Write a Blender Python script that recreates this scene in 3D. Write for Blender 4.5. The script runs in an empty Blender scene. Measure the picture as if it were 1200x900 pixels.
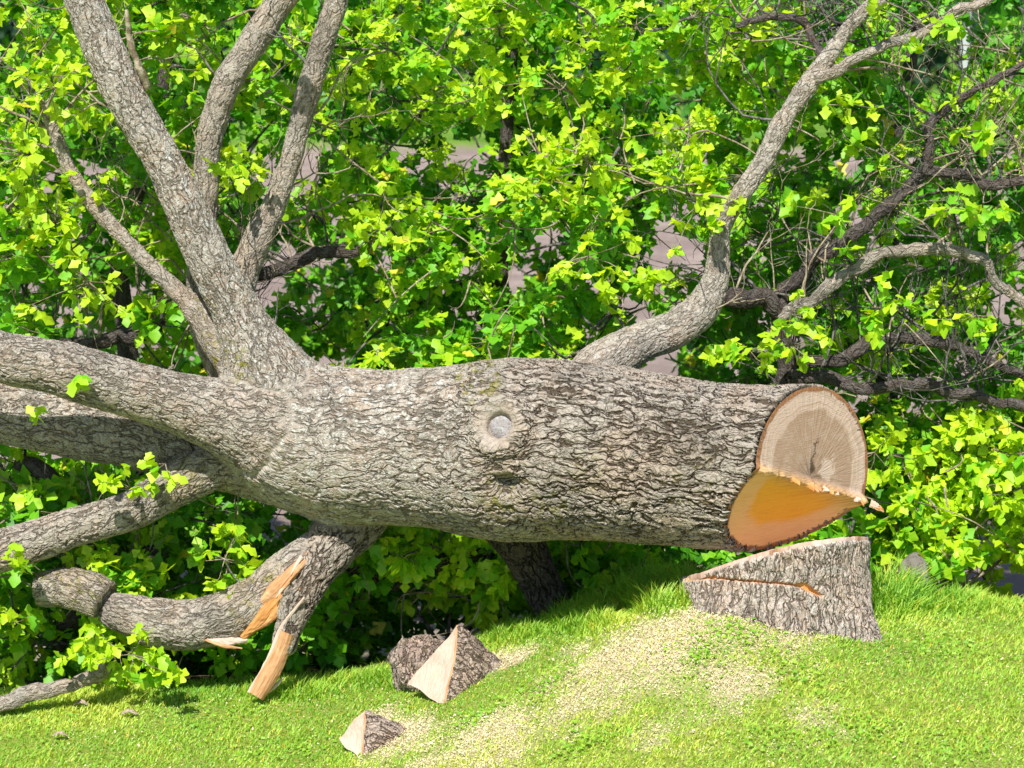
import bpy, bmesh, math, random
import numpy as np
from mathutils import Vector, Matrix
random.seed(7); rng = np.random.default_rng(7)
S = bpy.context.scene
COL = S.collection
# ------------------------------------------------------------------ camera
F_PX = 2667.0; PITCH = math.atan(550/2667.0); CAM = np.array([0.0, -12.0, 3.84])
cd = bpy.data.cameras.new('camera'); cam = bpy.data.objects.new('camera', cd); COL.objects.link(cam)
cd.sensor_width = 36; cd.lens = 36*F_PX/1200; cd.clip_end = 2000; cd.clip_start = 0.1
cam.location = CAM; cam.rotation_euler = (math.pi/2-PITCH, 0, 0); S.camera = cam
cd.dof.use_dof = True; cd.dof.focus_distance = 12.6; cd.dof.aperture_fstop = 2.8
# ------------------------------------------------------------------ light
SUN = np.array([-0.16, -0.56, 0.81]); SUN /= np.linalg.norm(SUN)
W = bpy.data.worlds.new('World'); S.world = W; W.use_nodes = True
nt = W.node_tree; sk = nt.nodes.new('ShaderNodeTexSky'); sk.sky_type = 'NISHITA'; sk.sun_disc = False
sk.sun_elevation = math.asin(SUN[2]); sk.sun_rotation = math.atan2(SUN[0], SUN[1])
sk.air_density = 1.0; sk.dust_density = 0.6
bg = nt.nodes['Background']; bg.inputs[1].default_value = 0.09; nt.links.new(sk.outputs[0], bg.inputs[0])
sl = bpy.data.lights.new('sun', 'SUN'); sl.energy = 5.0; sl.angle = math.radians(0.5); sl.color = (1, .95, .86)
so = bpy.data.objects.new('sun', sl); COL.objects.link(so)
so.rotation_euler = Vector(SUN).to_track_quat('Z', 'Y').to_euler(); so.location = Vector(SUN)*20
S.view_settings.view_transform = 'Standard'; S.view_settings.look = 'None'
S.view_settings.exposure = 0.5; S.view_settings.gamma = 1
S.render.engine = 'CYCLES'
S.cycles.max_bounces = 8; S.cycles.transmission_bounces = 6; S.cycles.diffuse_bounces = 4
# ------------------------------------------------------------------ pixel <-> world
cp, sp_ = math.cos(PITCH), math.sin(PITCH)
FWD = np.array([0, cp, -sp_]); UP = np.array([0, sp_, cp]); RT = np.array([1.0, 0, 0])
def ray(x, y): return FWD + RT*(x-600)/F_PX - UP*(y-450)/F_PX
def at(x, y, Y):
    d = ray(x, y); return CAM + d*((Y-CAM[1])/d[1])
def depth(p): return (np.asarray(p)-CAM) @ FWD
def mpx(p): return depth(p)/F_PX            # metres per photograph pixel at a point
def proj(P):
    Q = np.atleast_2d(P)-CAM; w = Q @ FWD
    return 600+F_PX*(Q@RT)/w, 450-F_PX*(Q@UP)/w
# ------------------------------------------------------------------ numpy noise
def _h(i, j, k):
    n = (i*374761393 + j*668265263 + k*2147483647*3 + 1013904223*(k+7)) & 0xffffffff
    n = ((n ^ (n >> 13))*1274126177) & 0xffffffff
    n = ((n ^ (n >> 15))*2246822519) & 0xffffffff
    return ((n ^ (n >> 16)) & 0xffff)/65535.0
def vnoise(P):
    P = np.asarray(P, dtype=np.float64); I = np.floor(P).astype(np.int64); f = P-I; f = f*f*(3-2*f); r = 0
    for a in (0, 1):
        for b in (0, 1):
            for c in (0, 1):
                w = (f[..., 0] if a else 1-f[..., 0])*(f[..., 1] if b else 1-f[..., 1])*(f[..., 2] if c else 1-f[..., 2])
                r = r+w*_h(I[..., 0]+a, I[..., 1]+b, I[..., 2]+c)
    return r*2-1
def fbm(P, o=4):
    s = 0; a = 1; t = 0
    for k in range(o): s = s+a*vnoise(np.asarray(P)*(2**k)+17.3*k); t += a; a *= .5
    return s/t
def sstep(a, b, x): t = np.clip((x-a)/(b-a), 0, 1); return t*t*(3-2*t)
# ------------------------------------------------------------------ scene helpers
def tag(o, label=None, cat=None, group=None, kind=None):
    if label: o['label'] = label
    if cat: o['category'] = cat
    if group: o['group'] = group
    if kind: o['kind'] = kind
    return o
def empty(name, loc):
    o = bpy.data.objects.new(name, None); o.location = loc; o.empty_display_size = .1; COL.objects.link(o); return o
def mesh(name, V, Fc, mat, parent=None, attrs=None, smooth=True, base=None):
    """V (n,3) world coords; Fc (m,3|4) int array"""
    V = np.asarray(V, dtype=np.float32); Fc = np.asarray(Fc, dtype=np.int32)
    if base is not None: V = V-np.asarray(base, dtype=np.float32)
    elif parent is not None: V = V-np.asarray(parent.location, dtype=np.float32)
    me = bpy.data.meshes.new(name); n, k = Fc.shape
    me.vertices.add(len(V)); me.vertices.foreach_set('co', V.ravel())
    me.loops.add(n*k); me.loops.foreach_set('vertex_index', Fc.ravel())
    me.polygons.add(n); me.polygons.foreach_set('loop_start', np.arange(0, n*k, k, dtype=np.int32))
    me.polygons.foreach_set('use_smooth', np.full(n, smooth))
    for nm, a in (attrs or {}).items():
        a = np.asarray(a, dtype=np.float32)
        if a.ndim == 2:
            t = me.attributes.new(nm, 'FLOAT_VECTOR', 'POINT'); t.data.foreach_set('vector', a.ravel())
        else:
            t = me.attributes.new(nm, 'FLOAT', 'POINT'); t.data.foreach_set('value', a.ravel())
    me.update(calc_edges=True); me.validate()
    me.materials.append(mat)
    o = bpy.data.objects.new(name, me); COL.objects.link(o)
    if parent is not None: o.parent = parent
    elif base is not None: o.location = base
    return o
# ------------------------------------------------------------------ material helper
class N:
    def __init__(s, name):
        s.m = bpy.data.materials.new(name); s.m.use_nodes = True; s.t = s.m.node_tree; s.b = s.t.nodes['Principled BSDF']; s.out = s.t.nodes['Material Output']
    def n(s, ty, props=None, **inp):
        nd = s.t.nodes.new('ShaderNode'+ty)
        for k, v in (props or {}).items(): setattr(nd, k, v)
        for k, v in inp.items():
            key = int(k[1:]) if k[0] == '_' and k[1:].isdigit() else k.replace('_', ' ')
            s.set(nd.inputs[key], v)
        return nd
    def set(s, sock, v):
        if isinstance(v, bpy.types.Node): v = v.outputs[0]
        if isinstance(v, bpy.types.NodeSocket): s.t.links.new(v, sock)
        else:
            if isinstance(v, tuple) and sock.type == 'RGBA' and len(v) == 3: v = v+(1,)
            sock.default_value = v
    def attr(s, nm, vec=False):
        nd = s.n('Attribute', {'attribute_name': nm}); return nd.outputs['Vector' if vec else 'Fac']
    def math(s, op, a, b=0.0, clamp=False): return s.n('Math', {'operation': op, 'use_clamp': clamp}, _0=a, _1=b).outputs[0]
    def ramp(s, v, a, b, lo=0.0, hi=1.0):
        return s.n('MapRange', {'interpolation_type': 'SMOOTHSTEP'}, Value=v, From_Min=a, From_Max=b, To_Min=lo, To_Max=hi).outputs[0]
    def mix(s, f, a, b):
        nd = s.n('Mix', {'data_type': 'RGBA'}); s.set(nd.inputs[0], f); s.set(nd.inputs[6], a); s.set(nd.inputs[7], b); return nd.outputs[2]
    def noise(s, vec, scale, det=4, rough=.55, dist=0.0):
        return s.n('TexNoise', Vector=vec, Scale=scale, Detail=det, Roughness=rough, Distortion=dist)
    def scalev(s, vec, sc): return s.n('VectorMath', {'operation': 'MULTIPLY'}, _0=vec, _1=sc).outputs[0]
    def addv(s, a, b): return s.n('VectorMath', {'operation': 'ADD'}, _0=a, _1=b).outputs[0]
    def rough(s, r, spec=.3): s.b.inputs['Roughness'].default_value = r; s.b.inputs['Specular IOR Level'].default_value = spec
    def bump(s, h, dist, st=1.0):
        nd = s.n('Bump', Height=h, Distance=dist, Strength=st); s.t.links.new(nd.outputs[0], s.b.inputs['Normal'])

def bark_material(name, base, dark, pale, stump=False, amp_=.024):
    a = N(name); v = a.attr('bark', True); rg = a.attr('rough')
    w = a.noise(v, 6, 3); off = a.scalev(a.addv(w.outputs['Color'], (-.5, -.5, -.5)), (.1, .1, .12))
    v1 = a.addv(v, off)
    fur = a.noise(a.scalev(v1, (1, 1, .27)), 20, 2.2, .5, .5)
    crack = a.ramp(a.math('ABSOLUTE', a.math('SUBTRACT', fur.outputs[0], .5)), .0, .075)
    fur2 = a.noise(a.addv(a.scalev(v1, (1, 1, .5)), (5, 2, 3)), 31, 2, .5, .3)
    crack2 = a.ramp(a.math('ABSOLUTE', a.math('SUBTRACT', fur2.outputs[0], .5)), .0, .06)
    vo = a.n('TexVoronoi', {'feature': 'DISTANCE_TO_EDGE'}, Vector=a.scalev(v1, (1, 1, .55)), Scale=20.0)
    cross = a.ramp(vo.outputs[0], .0, .12)
    fine = a.noise(a.scalev(v, (1, 1, .6)), 85, 5, .7)
    plate = a.noise(a.scalev(v1, (1, 1, .3)), 15, 2)
    h = a.math('ADD', a.math('MULTIPLY', crack, .55), a.math('MULTIPLY', crack2, .2))
    h = a.math('ADD', h, a.math('MULTIPLY', cross, .18))
    h = a.math('ADD', h, a.math('MULTIPLY', fine.outputs[0], .16))
    h = a.math('ADD', h, a.math('MULTIPLY', plate.outputs[0], .45))
    big = a.noise(v, 3.2, 4, .6); lich = a.noise(a.addv(v, (3, 1, 2)), 11, 6, .75)
    lichf = a.math('MULTIPLY', a.ramp(lich.outputs[0], .52, .62), a.ramp(big.outputs[0], .4, .58))
    lichf = a.math('MULTIPLY', lichf, a.attr('lichen'))
    c = a.mix(a.ramp(fine.outputs[0], .35, .65), tuple(x*.95 for x in base), tuple(x*1.5 for x in base))
    c = a.mix(a.ramp(big.outputs[0], .4, .65, 0, .6), c, tuple(b*f for b, f in zip(base, (1.3, 1.1, .96))))
    c = a.mix(a.math('MULTIPLY', lichf, .8), c, pale)
    c = a.mix(a.ramp(a.noise(a.addv(v, (2, 8, 1)), 1.9, 5, .6).outputs[0], .5, .66, 0, .55), c, tuple(x*.55 for x in base))
    sp = a.noise(v, 42, 3, .65)
    c = a.mix(a.math('MULTIPLY', a.math('MULTIPLY', a.ramp(sp.outputs[0], .54, .6), a.attr('lichen')), .8), c, pale)
    c = a.mix(a.math('MULTIPLY', a.ramp(a.noise(a.addv(v, (9, 4, 5)), 48, 4, .65).outputs[0], .57, .63), .6), c, tuple(x*.3 for x in base))
    deep = a.math('MULTIPLY', a.math('ADD', a.ramp(crack, .6, .05), a.math('MULTIPLY', a.ramp(crack2, .5, .0), .4), True), a.math('MULTIPLY', rg, 1.15, True))
    c = a.mix(deep, c, dark)
    mossn = a.noise(a.addv(v, (7, 0, 1)), 16, 5, .7)
    mossf = a.math('MULTIPLY', a.ramp(mossn.outputs[0], .5, .62), a.attr('moss'))
    c = a.mix(mossf, c, (.22, .21, .025))
    c = a.mix(a.attr('wood'), c, (.75, .36, .12))
    a.set(a.b.inputs['Base Color'], c); a.rough(.9, .12)
    amp = a.math('MULTIPLY', a.math('MULTIPLY', h, rg), amp_)
    d = a.n('Displacement', Height=amp, Midlevel=0.0, Scale=1.0)
    a.t.links.new(d.outputs[0], a.out.inputs['Displacement'])
    a.bump(a.math('ADD', a.math('MULTIPLY', a.math('MULTIPLY', h, rg), .55), a.math('MULTIPLY', a.math('ADD', fine.outputs[0], sp.outputs[0]), .35)), .012, .9)
    a.m.displacement_method = 'BOTH'
    return a.m
M_BARK = bark_material('bark', (.3, .268, .23), (.09, .068, .048), (.5, .495, .46))
M_BARK_SHADED = bark_material('bark_shaded', (.085, .072, .066), (.03, .025, .02), (.2, .205, .21))  # shade on limbs behind the trunk put into a darker bark colour
M_STUMPB = bark_material('stump_bark', (.39, .33, .29), (.13, .1, .08), (.56, .53, .5))
M_CHUNKB = bark_material('chunk_bark', (.38, .31, .27), (.15, .11, .09), (.5, .44, .4), amp_=.012)

def simple_bark(name, c1, c2):
    a = N(name); tc = a.n('TexCoord').outputs['Object']
    n1 = a.noise(tc, 22, 5, .7); n2 = a.noise(tc, 90, 3, .6)
    a.set(a.b.inputs['Base Color'], a.mix(a.ramp(n1.outputs[0], .4, .62), c1, c2)); a.rough(.9, .15)
    a.bump(a.math('ADD', n1.outputs[0], a.math('MULTIPLY', n2.outputs[0], .5)), .01); return a.m
M_TWIG = simple_bark('twig_bark', (.2, .15, .1), (.42, .37, .27))
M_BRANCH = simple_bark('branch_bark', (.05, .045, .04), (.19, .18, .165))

def leaf_material(name, young, mid, old, trans):
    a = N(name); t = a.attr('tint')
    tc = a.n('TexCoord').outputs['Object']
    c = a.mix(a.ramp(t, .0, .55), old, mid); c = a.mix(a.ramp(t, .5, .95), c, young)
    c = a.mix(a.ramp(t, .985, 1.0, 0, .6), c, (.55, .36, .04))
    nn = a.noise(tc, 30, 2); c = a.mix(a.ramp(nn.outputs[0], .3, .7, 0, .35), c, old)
    a.set(a.b.inputs['Base Color'], c); a.rough(.5, .3)
    tr = a.n('BsdfTranslucent'); g = a.n('HueSaturation', Hue=.488, Saturation=1.15, Value=trans); a.set(g.inputs['Color'], c)
    a.set(tr.inputs[0], g)
    mx = a.n('AddShader'); a.t.links.new(a.b.outputs[0], mx.inputs[0]); a.t.links.new(tr.outputs[0], mx.inputs[1])
    a.t.links.new(mx.outputs[0], a.out.inputs[0]); return a.m
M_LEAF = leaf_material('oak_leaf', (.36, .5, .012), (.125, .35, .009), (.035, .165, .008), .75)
M_GRASS = leaf_material('grass_blade', (.44, .5, .08), (.26, .41, .04), (.13, .29, .025), .6)
M_FAR = leaf_material('far_leaf', (.08, .16, .03), (.04, .1, .04), (.02, .06, .035), .5)

def wood_material(name, lim=False):
    """cut wood: attr 'disc' = (x, y, radius fraction) in the plane of the cut; attr 'notch' = 1 on the second cut"""
    a = N(name); v = a.attr('disc', True); sep = a.n('SeparateXYZ', Vector=v)
    x, y, r = sep.outputs[0], sep.outputs[1], sep.outputs[2]
    wob = a.noise(v, 2.5, 3)
    rr = a.math('ADD', r, a.math('MULTIPLY', a.math('SUBTRACT', wob.outputs[0], .5), .22))
    ang = a.math('ARCTAN2', y, x)
    ca = a.n('CombineXYZ', X=a.math('MULTIPLY', ang, 6), Y=a.math('MULTIPLY', r, 1.3))
    rays = a.noise(ca, 2.6, 4, .6)
    rings = a.noise(a.n('CombineXYZ', X=a.math('MULTIPLY', rr, 34), Y=a.math('MULTIPLY', ang, .4)), 1.0, 3)
    saw = a.noise(a.scalev(v, (3, 60, 1)), 1.5, 3)
    sap = (.6, .445, .365); heart = (.4, .265, .19); nsap = (.92, .53, .24); nheart = (.95, .45, .045)
    nf = a.attr('notch')
    hf = a.ramp(rr, .73, .69)
    c = a.mix(hf, sap, heart)
    c = a.mix(a.ramp(rays.outputs[0], .48, .72, 0, .45), c, (.56, .44, .36))
    c = a.mix(a.ramp(rings.outputs[0], .45, .62, 0, .5), c, (.36, .24, .15))
    c = a.mix(a.math('MULTIPLY', a.ramp(a.noise(v, 5, 4).outputs[0], .54, .6), .3), c, (.5, .39, .31))
    pith = a.math('MULTIPLY', a.ramp(r, .38, .0), a.ramp(rays.outputs[0], .5, .38))
    c = a.mix(a.math('MULTIPLY', pith, .85), c, (.07, .045, .03))
    c = a.mix(a.math('MULTIPLY', a.ramp(r, .07, .02), .8), c, (.08, .05, .03))
    pv = a.n('VectorMath', {'operation': 'DISTANCE'}, _0=a.n('CombineXYZ', X=x, Y=y), _1=(-.3, .02, 0)).outputs['Value']
    c = a.mix(a.math('MULTIPLY', a.ramp(a.math('ADD', pv, a.math('MULTIPLY', a.math('SUBTRACT', a.noise(v, 9, 3).outputs[0], .5), .22)), .15, .11), .8), c, (.62, .48, .4))
    cl_ = a.math('ABSOLUTE', a.math('SUBTRACT', a.math('ADD', ang, a.math('MULTIPLY', a.math('SUBTRACT', a.noise(v, 8, 3).outputs[0], .5), .7)), 1.95))
    c = a.mix(a.math('MULTIPLY', a.math('MULTIPLY', a.ramp(a.math('MULTIPLY', cl_, r), .014, .003), a.ramp(r, .45, .3)), .85), c, (.07, .045, .03))
    nc = a.mix(a.ramp(rr, .74, .62), nsap, nheart)  # fresh orange notch wood, with bounced light put into its brighter colour
    nc = a.mix(a.ramp(saw.outputs[0], .45, .7, 0, .4), nc, (.7, .28, .04))
    c = a.mix(a.ramp(saw.outputs[0], .5, .7, 0, .16), c, (.3, .2, .15)); c = a.mix(nf, c, nc)
    wobr = a.math('ADD', a.math('MULTIPLY', a.math('SUBTRACT', saw.outputs[0], .5), .03), a.math('MULTIPLY', a.math('SUBTRACT', a.noise(v, 4, 4).outputs[0], .5), .12))
    c = a.mix(a.ramp(a.math('ADD', r, wobr), .93, .955), c, a.mix(a.ramp(a.noise(v, 30, 3).outputs[0], .4, .6), (.4, .17, .07), (.22, .12, .07)))
    c = a.mix(a.attr('splinter'), c, a.mix(a.ramp(saw.outputs[0], .4, .6), (.8, .5, .2), (.5, .25, .08)))
    a.set(a.b.inputs['Base Color'], c); a.rough(.7, .25)
    a.bump(a.math('ADD', a.math('MULTIPLY', saw.outputs[0], .45), rays.outputs[0]), .006, .9); return a.m
M_WOOD = wood_material('cut_wood')
def fibre_material(name, c1, c2, c3):
    a = N(name); v = a.attr('bark', True)
    n1 = a.noise(a.scalev(v, (60, 60, 5)), 1.6, 4, .6); n2 = a.noise(v, 7, 3)
    c = a.mix(a.ramp(n1.outputs[0], .36, .64), c1, c2); c = a.mix(a.ramp(n2.outputs[0], .5, .68, 0, .7), c, c3)
    a.set(a.b.inputs['Base Color'], c); a.rough(.75, .2); a.bump(n1.outputs[0], .006); return a.m
M_TORN = fibre_material('torn_wood', (.58, .33, .17), (.4, .2, .085), (.68, .45, .26))
M_PALE = fibre_material('pale_cut_wood', (.62, .5, .42), (.5, .38, .3), (.5, .37, .27))
M_SCAR = fibre_material('grey_scar', (.36, .35, .35), (.2, .18, .17), (.44, .43, .43))
M_ORANGE = fibre_material('fresh_orange', (.6, .3, .1), (.42, .18, .05), (.7, .4, .18))

def ground_material():
    a = N('lawn_soil'); tc = a.n('TexCoord').outputs['Object']
    n1 = a.noise(tc, 9, 6, .7); n2 = a.noise(tc, 55, 4, .7)
    c = a.mix(a.ramp(n1.outputs[0], .4, .62), (.2, .29, .03), (.29, .34, .06))
    c = a.mix(a.ramp(n2.outputs[0], .45, .65, 0, .6), c, (.44, .43, .15))
    dust = a.math('MULTIPLY', a.attr('dust'), a.ramp(n2.outputs[0], .3, .55, .5, 1.))
    c = a.mix(dust, c, (.6, .5, .33))
    s = a.attr('soil'); c = a.mix(s, c, a.mix(a.ramp(n1.outputs[0], .4, .6), (.07, .05, .035), (.2, .15, .11)))
    d = a.attr('dirt'); n3 = a.noise(tc, .8, 6, .65); n4 = a.noise(tc, 6, 4, .6)
    dc = a.mix(a.ramp(n3.outputs[0], .4, .62), (.27, .21, .19), (.37, .3, .27)); dc = a.mix(a.ramp(n4.outputs[0], .5, .66, 0, .5), dc, (.22, .17, .15))
    c = a.mix(d, c, dc)
    fg = a.attr('fargrass'); c = a.mix(fg, c, a.mix(a.ramp(n3.outputs[0], .4, .6), (.1, .22, .025), (.17, .3, .04)))
    a.set(a.b.inputs['Base Color'], c); a.rough(.95, .1)
    a.bump(a.math('ADD', n2.outputs[0], n1.outputs[0]), .02); return a.m
M_GROUND = ground_material()
def chip_material():
    a = N('sawdust'); t = a.attr('tint')
    c = a.mix(t, (.6, .5, .27), (.8, .72, .5)); a.set(a.b.inputs['Base Color'], c); a.rough(.9, .1); return a.m
M_CHIP = chip_material()
def stone_material(name, c1, c2):
    a = N(name); tc = a.n('TexCoord').outputs['Object']; n = a.noise(tc, 6, 6, .7); n2 = a.noise(tc, 40, 4, .7)
    a.set(a.b.inputs['Base Color'], a.mix(a.ramp(n.outputs[0], .4, .62), c1, c2)); a.rough(.9, .2)
    a.bump(a.math('ADD', n.outputs[0], n2.outputs[0]), .02); return a.m
M_STONE = stone_material('stone', (.2, .18, .16), (.36, .33, .3))
M_LITTER = stone_material('leaf_litter', (.45, .34, .25), (.6, .5, .42))
# ------------------------------------------------------------------ terrain
def interp(x, xs, ys): return np.interp(x, xs, ys)
YC = 0.95   # where the lawn ends and the bank drops away
_cx = [-300, 0, 200, 400, 470, 560, 640, 750, 800, 1030, 1200, 1500]
_cy = [832, 826, 818, 806, 792, 762, 736, 712, 700, 704, 714, 716]
_crest = [at(x, y, YC) for x, y in zip(_cx, _cy)]
CX = [p[0] for p in _crest]; CZ = [p[2] for p in _crest]
def ground(x, y):
    x = np.asarray(x, dtype=float); y = np.asarray(y, dtype=float)
    zc = (interp(x, CX, CZ)+interp(x-.18, CX, CZ)+interp(x+.18, CX, CZ))/3
    back = sstep(YC-.1, YC+4.5, y)
    z = zc*(1-back)+(-2.15)*back
    z = z+.0*y
    P = np.stack([x*1.3, y*1.3, 0*x], -1)
    z = z+.03*fbm(P, 3)*(1-sstep(-.4, .3, y)*.5)
    z = z+(.2-.1*sstep(.6, .1, x))*np.exp(-((x-1.1)**2/.85**2+(np.minimum(y, 0)+.05)**2/.7**2+np.maximum(y-.2, 0)**2/.45**2))
    return z
def ghit(px, py):
    """lawn point seen at a pixel"""
    d = ray(px, py); t = 9.0
    for _ in range(4000):
        p = CAM+d*t
        if p[2] <= float(ground(p[0], p[1])): return p
        t += .005
    return p
def grid_mesh(name, xs, ys, fn, mat, attrfn):
    X, Y = np.meshgrid(xs, ys, indexing='ij'); Z = fn(X, Y)
    V = np.stack([X, Y, Z], -1).reshape(-1, 3); nx, ny = len(xs), len(ys)
    I = np.arange(nx*ny).reshape(nx, ny)
    Fc = np.stack([I[:-1, :-1], I[1:, :-1], I[1:, 1:], I[:-1, 1:]], -1).reshape(-1, 4)
    return mesh(name, V, Fc, mat, None, attrfn(V))
DUST = [(740, 765, 120, 42, 1.), (850, 735, 130, 30, .9), (560, 872, 130, 36, .8), (690, 800, 70, 22, .5), (600, 770, 45, 16, .9), (470, 862, 45, 22, 1.),
        (880, 715, 80, 18, .8), (860, 800, 60, 26, .7), (930, 840, 60, 30, .35), (640, 850, 60, 26, .6), (450, 840, 34, 10, 1.), (980, 735, 50, 16, .5), (790, 850, 70, 26, .4), (960, 790, 50, 18, .3)]
DW = []
for px, py, a_, b_, st in DUST:
    p = ghit(px, py); ex = a_*mpx(p); ey = b_*mpx(p)/math.sin(math.radians(17.5)); DW.append((p[0], p[1], ex, ey, st))
def dustf(P):
    x, y = P[..., 0], P[..., 1]; s = 0*x
    for cx, cy, ex, ey, st in DW:
        r = np.sqrt(((x-cx)/ex)**2+((y-cy)/ey)**2); s = np.maximum(s, st*(1-sstep(.1, 1.35, r)))
    n = fbm(np.stack([x*6, y*6, 0*x], -1), 4)
    return np.clip(s*1.25+n*.75*(s > .02)-.12*(s > .02), 0, 1)
def gattr(V):
    x, y = V[:, 0], V[:, 1]
    n = fbm(np.stack([x*2, y*2, 0*x], -1), 3)*.35
    soil = sstep(YC-.1, YC+.5, y+n*.6)*(1-sstep(4, 7, y))
    dirt = sstep(4, 7, y+n)*(1-sstep(47, 49, y+n*3))
    fg = sstep(47, 49, y+n*3)
    return dict(dust=dustf(V), soil=soil, dirt=dirt, fargrass=fg)
xs = np.concatenate([np.linspace(-120, -8, 15)[:-1], np.linspace(-8, -3.6, 20)[:-1], np.linspace(-3.6, 3.6, 190), np.linspace(3.6, 8, 20)[1:], np.linspace(8, 120, 15)[1:]])
ys = np.concatenate([np.linspace(-40, -5, 12)[:-1], np.linspace(-5, -2.7, 16)[:-1], np.linspace(-2.7, 1.6, 115), np.linspace(1.6, 8, 60)[1:], np.linspace(8, 60, 40)[1:], np.linspace(60, 900, 16)[1:]])
tag(grid_mesh('lawn_ground', xs, ys, ground, M_GROUND, gattr), kind='structure')
# ------------------------------------------------------------------ chains (limb skeletons)
YO = 0.6
def catmull(P, n=10):
    P = np.asarray(P, float); Q = np.vstack([2*P[0]-P[1], P, 2*P[-1]-P[-2]]); out = []
    for i in range(1, len(Q)-2):
        p0, p1, p2, p3 = Q[i-1:i+3]
        for t in np.linspace(0, 1, n, endpoint=False):
            out.append(.65*.5*((2*p1)+(-p0+p2)*t+(2*p0-5*p1+4*p2-p3)*t*t+(-p0+3*p1-3*p2+p3)*t**3)+.35*(p1+(p2-p1)*t))
    out.append(Q[-2]); return np.array(out)
class Chain:
    def __init__(s, name, pts, rough=.5, kscale=1.3, lichen=.6, k=.06, mat=None, n=8, label=None):
        s.name = name; s.rough = rough; s.ks = kscale; s.lichen = lichen; s.k = k; s.mat = mat or M_BARK; s.label = label
        A = []
        for (x, y, Y, r) in pts:
            p = at(x, y, Y+YO); A.append([*p, r*mpx(p)])
        A = catmull(A, n); s.P = A[:, :3]; s.R = np.maximum(A[:, 3], .002)
        d = np.diff(s.P, axis=0); L = np.linalg.norm(d, axis=1); s.S = np.concatenate([[0], np.cumsum(L)])
        T = np.vstack([d, d[-1:]]); T /= np.linalg.norm(T, axis=1)[:, None]; s.T = T
        e = np.cross(T[0], [0, 0, 1.0]); e /= np.linalg.norm(e); E = [e]
        for t in T[1:]:
            e = e-t*(e@t); e = e/np.linalg.norm(e); E.append(e)
        s.E1 = np.array(E); s.E2 = np.cross(T, s.E1)
    def dist(s, Q, lo=0, hi=None):
        """signed distance + nearest segment and parameter for points Q (n,3)"""
        best = np.full(len(Q), 1e3, np.float32); near = best.copy(); seg = np.zeros(len(Q), int); tt = np.zeros(len(Q), np.float32)
        for i in range(len(s.P)-1):
            a, b = s.P[i], s.P[i+1]; ab = b-a; t = np.clip(((Q-a)@ab)/(ab@ab), 0, 1)
            e = np.linalg.norm(Q-a-t[:, None]*ab, axis=1); best = np.minimum(best, e-(s.R[i]+(s.R[i+1]-s.R[i])*t))
            m = e < near; near[m] = e[m]; seg[m] = i; tt[m] = t[m]
        return best, seg, tt
CH = {}
CH['trunk'] = Chain('trunk', [(1010, 556, -.468, 96), (950, 550, -.35, 95), (850, 547, -.15, 92), (770, 538, .02, 94), (700, 530, .15, 98), (640, 527, .27, 101), (600, 527, .35, 103), (565, 527, .415, 99), (530, 525, .47, 93), (490, 524, .53, 89), (450, 524, .58, 87), (400, 520, .65, 87), (350, 510, .7, 82), (310, 492, .75, 62), (270, 485, .78, 40)], 1.0, 1.0, .55, .08, n=6)
CH['limb_a'] = Chain('limb', [(360, 512, .6, 66), (300, 497, .55, 53), (235, 480, .5, 40), (160, 458, .42, 35), (80, 434, .34, 34), (0, 418, .3, 31), (-70, 395, .25, 30)], .55, 1.3, .7, .1); CH['limb_a'].R *= np.interp(np.arange(len(CH['limb_a'].R)), [0, len(CH['limb_a'].R)*.45], [1, .88])
CH['limb_b'] = Chain('limb', [(390, 560, .8, 50), (310, 548, .85, 40), (210, 526, .9, 36), (110, 503, .95, 40), (20, 486, 1.0, 38), (-70, 468, 1.0, 38)], .6, 1.25, .9, .07); CH['limb_b'].R *= np.interp(np.arange(len(CH['limb_b'].R)), [0, len(CH['limb_b'].R)*.45], [1, .88])
CH['limb_b2'] = Chain('limb', [(330, 548, .75, 28), (262, 545, .7, 24), (215, 563, .65, 25), (150, 600, .6, 21), (80, 620, .55, 22), (20, 640, .5, 24), (-60, 662, .45, 26)], .6, 1.3, .5, .05); CH['limb_b2'].R *= np.interp(np.arange(len(CH['limb_b2'].R)), [0, len(CH['limb_b2'].R)*.4], [1, 0.93])
CH['limb_c'] = Chain('limb', [(345, 500, .72, 66), (318, 450, .7, 54), (292, 398, .7, 36), (275, 360, .7, 30), (243, 300, .7, 28), (197, 200, .72, 24), (140, 100, .75, 24), (98, 0, .8, 23), (70, -80, .8, 22)], .5, 1.3, 1.5, .09); CH['limb_c'].R *= np.interp(np.arange(len(CH['limb_c'].R)), [0, len(CH['limb_c'].R)*.4], [1, 0.88])
CH['limb_c2'] = Chain('limb', [(300, 445, .8, 34), (262, 400, .82, 25), (235, 367, .85, 18), (212, 345, .86, 11), (165, 300, .88, 9), (118, 250, .9, 9), (82, 200, .9, 9), (66, 160, .9, 8), (44, 112, .9, 4)], .35, 1.6, .2, .04); CH['limb_c2'].R *= np.interp(np.arange(len(CH['limb_c2'].R)), [0, len(CH['limb_c2'].R)*.4], [1, 0.82])
CH['limb_d'] = Chain('limb', [(300, 470, 1.0, 30), (250, 400, 1.15, 22), (236, 330, 1.2, 18), (240, 250, 1.2, 15), (244, 170, 1.2, 16), (264, 100, 1.2, 18), (297, 48, 1.2, 18), (335, -10, 1.2, 18), (375, -70, 1.2, 18)], .4, 1.4, .4, .05); CH['limb_d'].R *= np.interp(np.arange(len(CH['limb_d'].R)), [0, len(CH['limb_d'].R)*.4], [1, 0.84])
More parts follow.
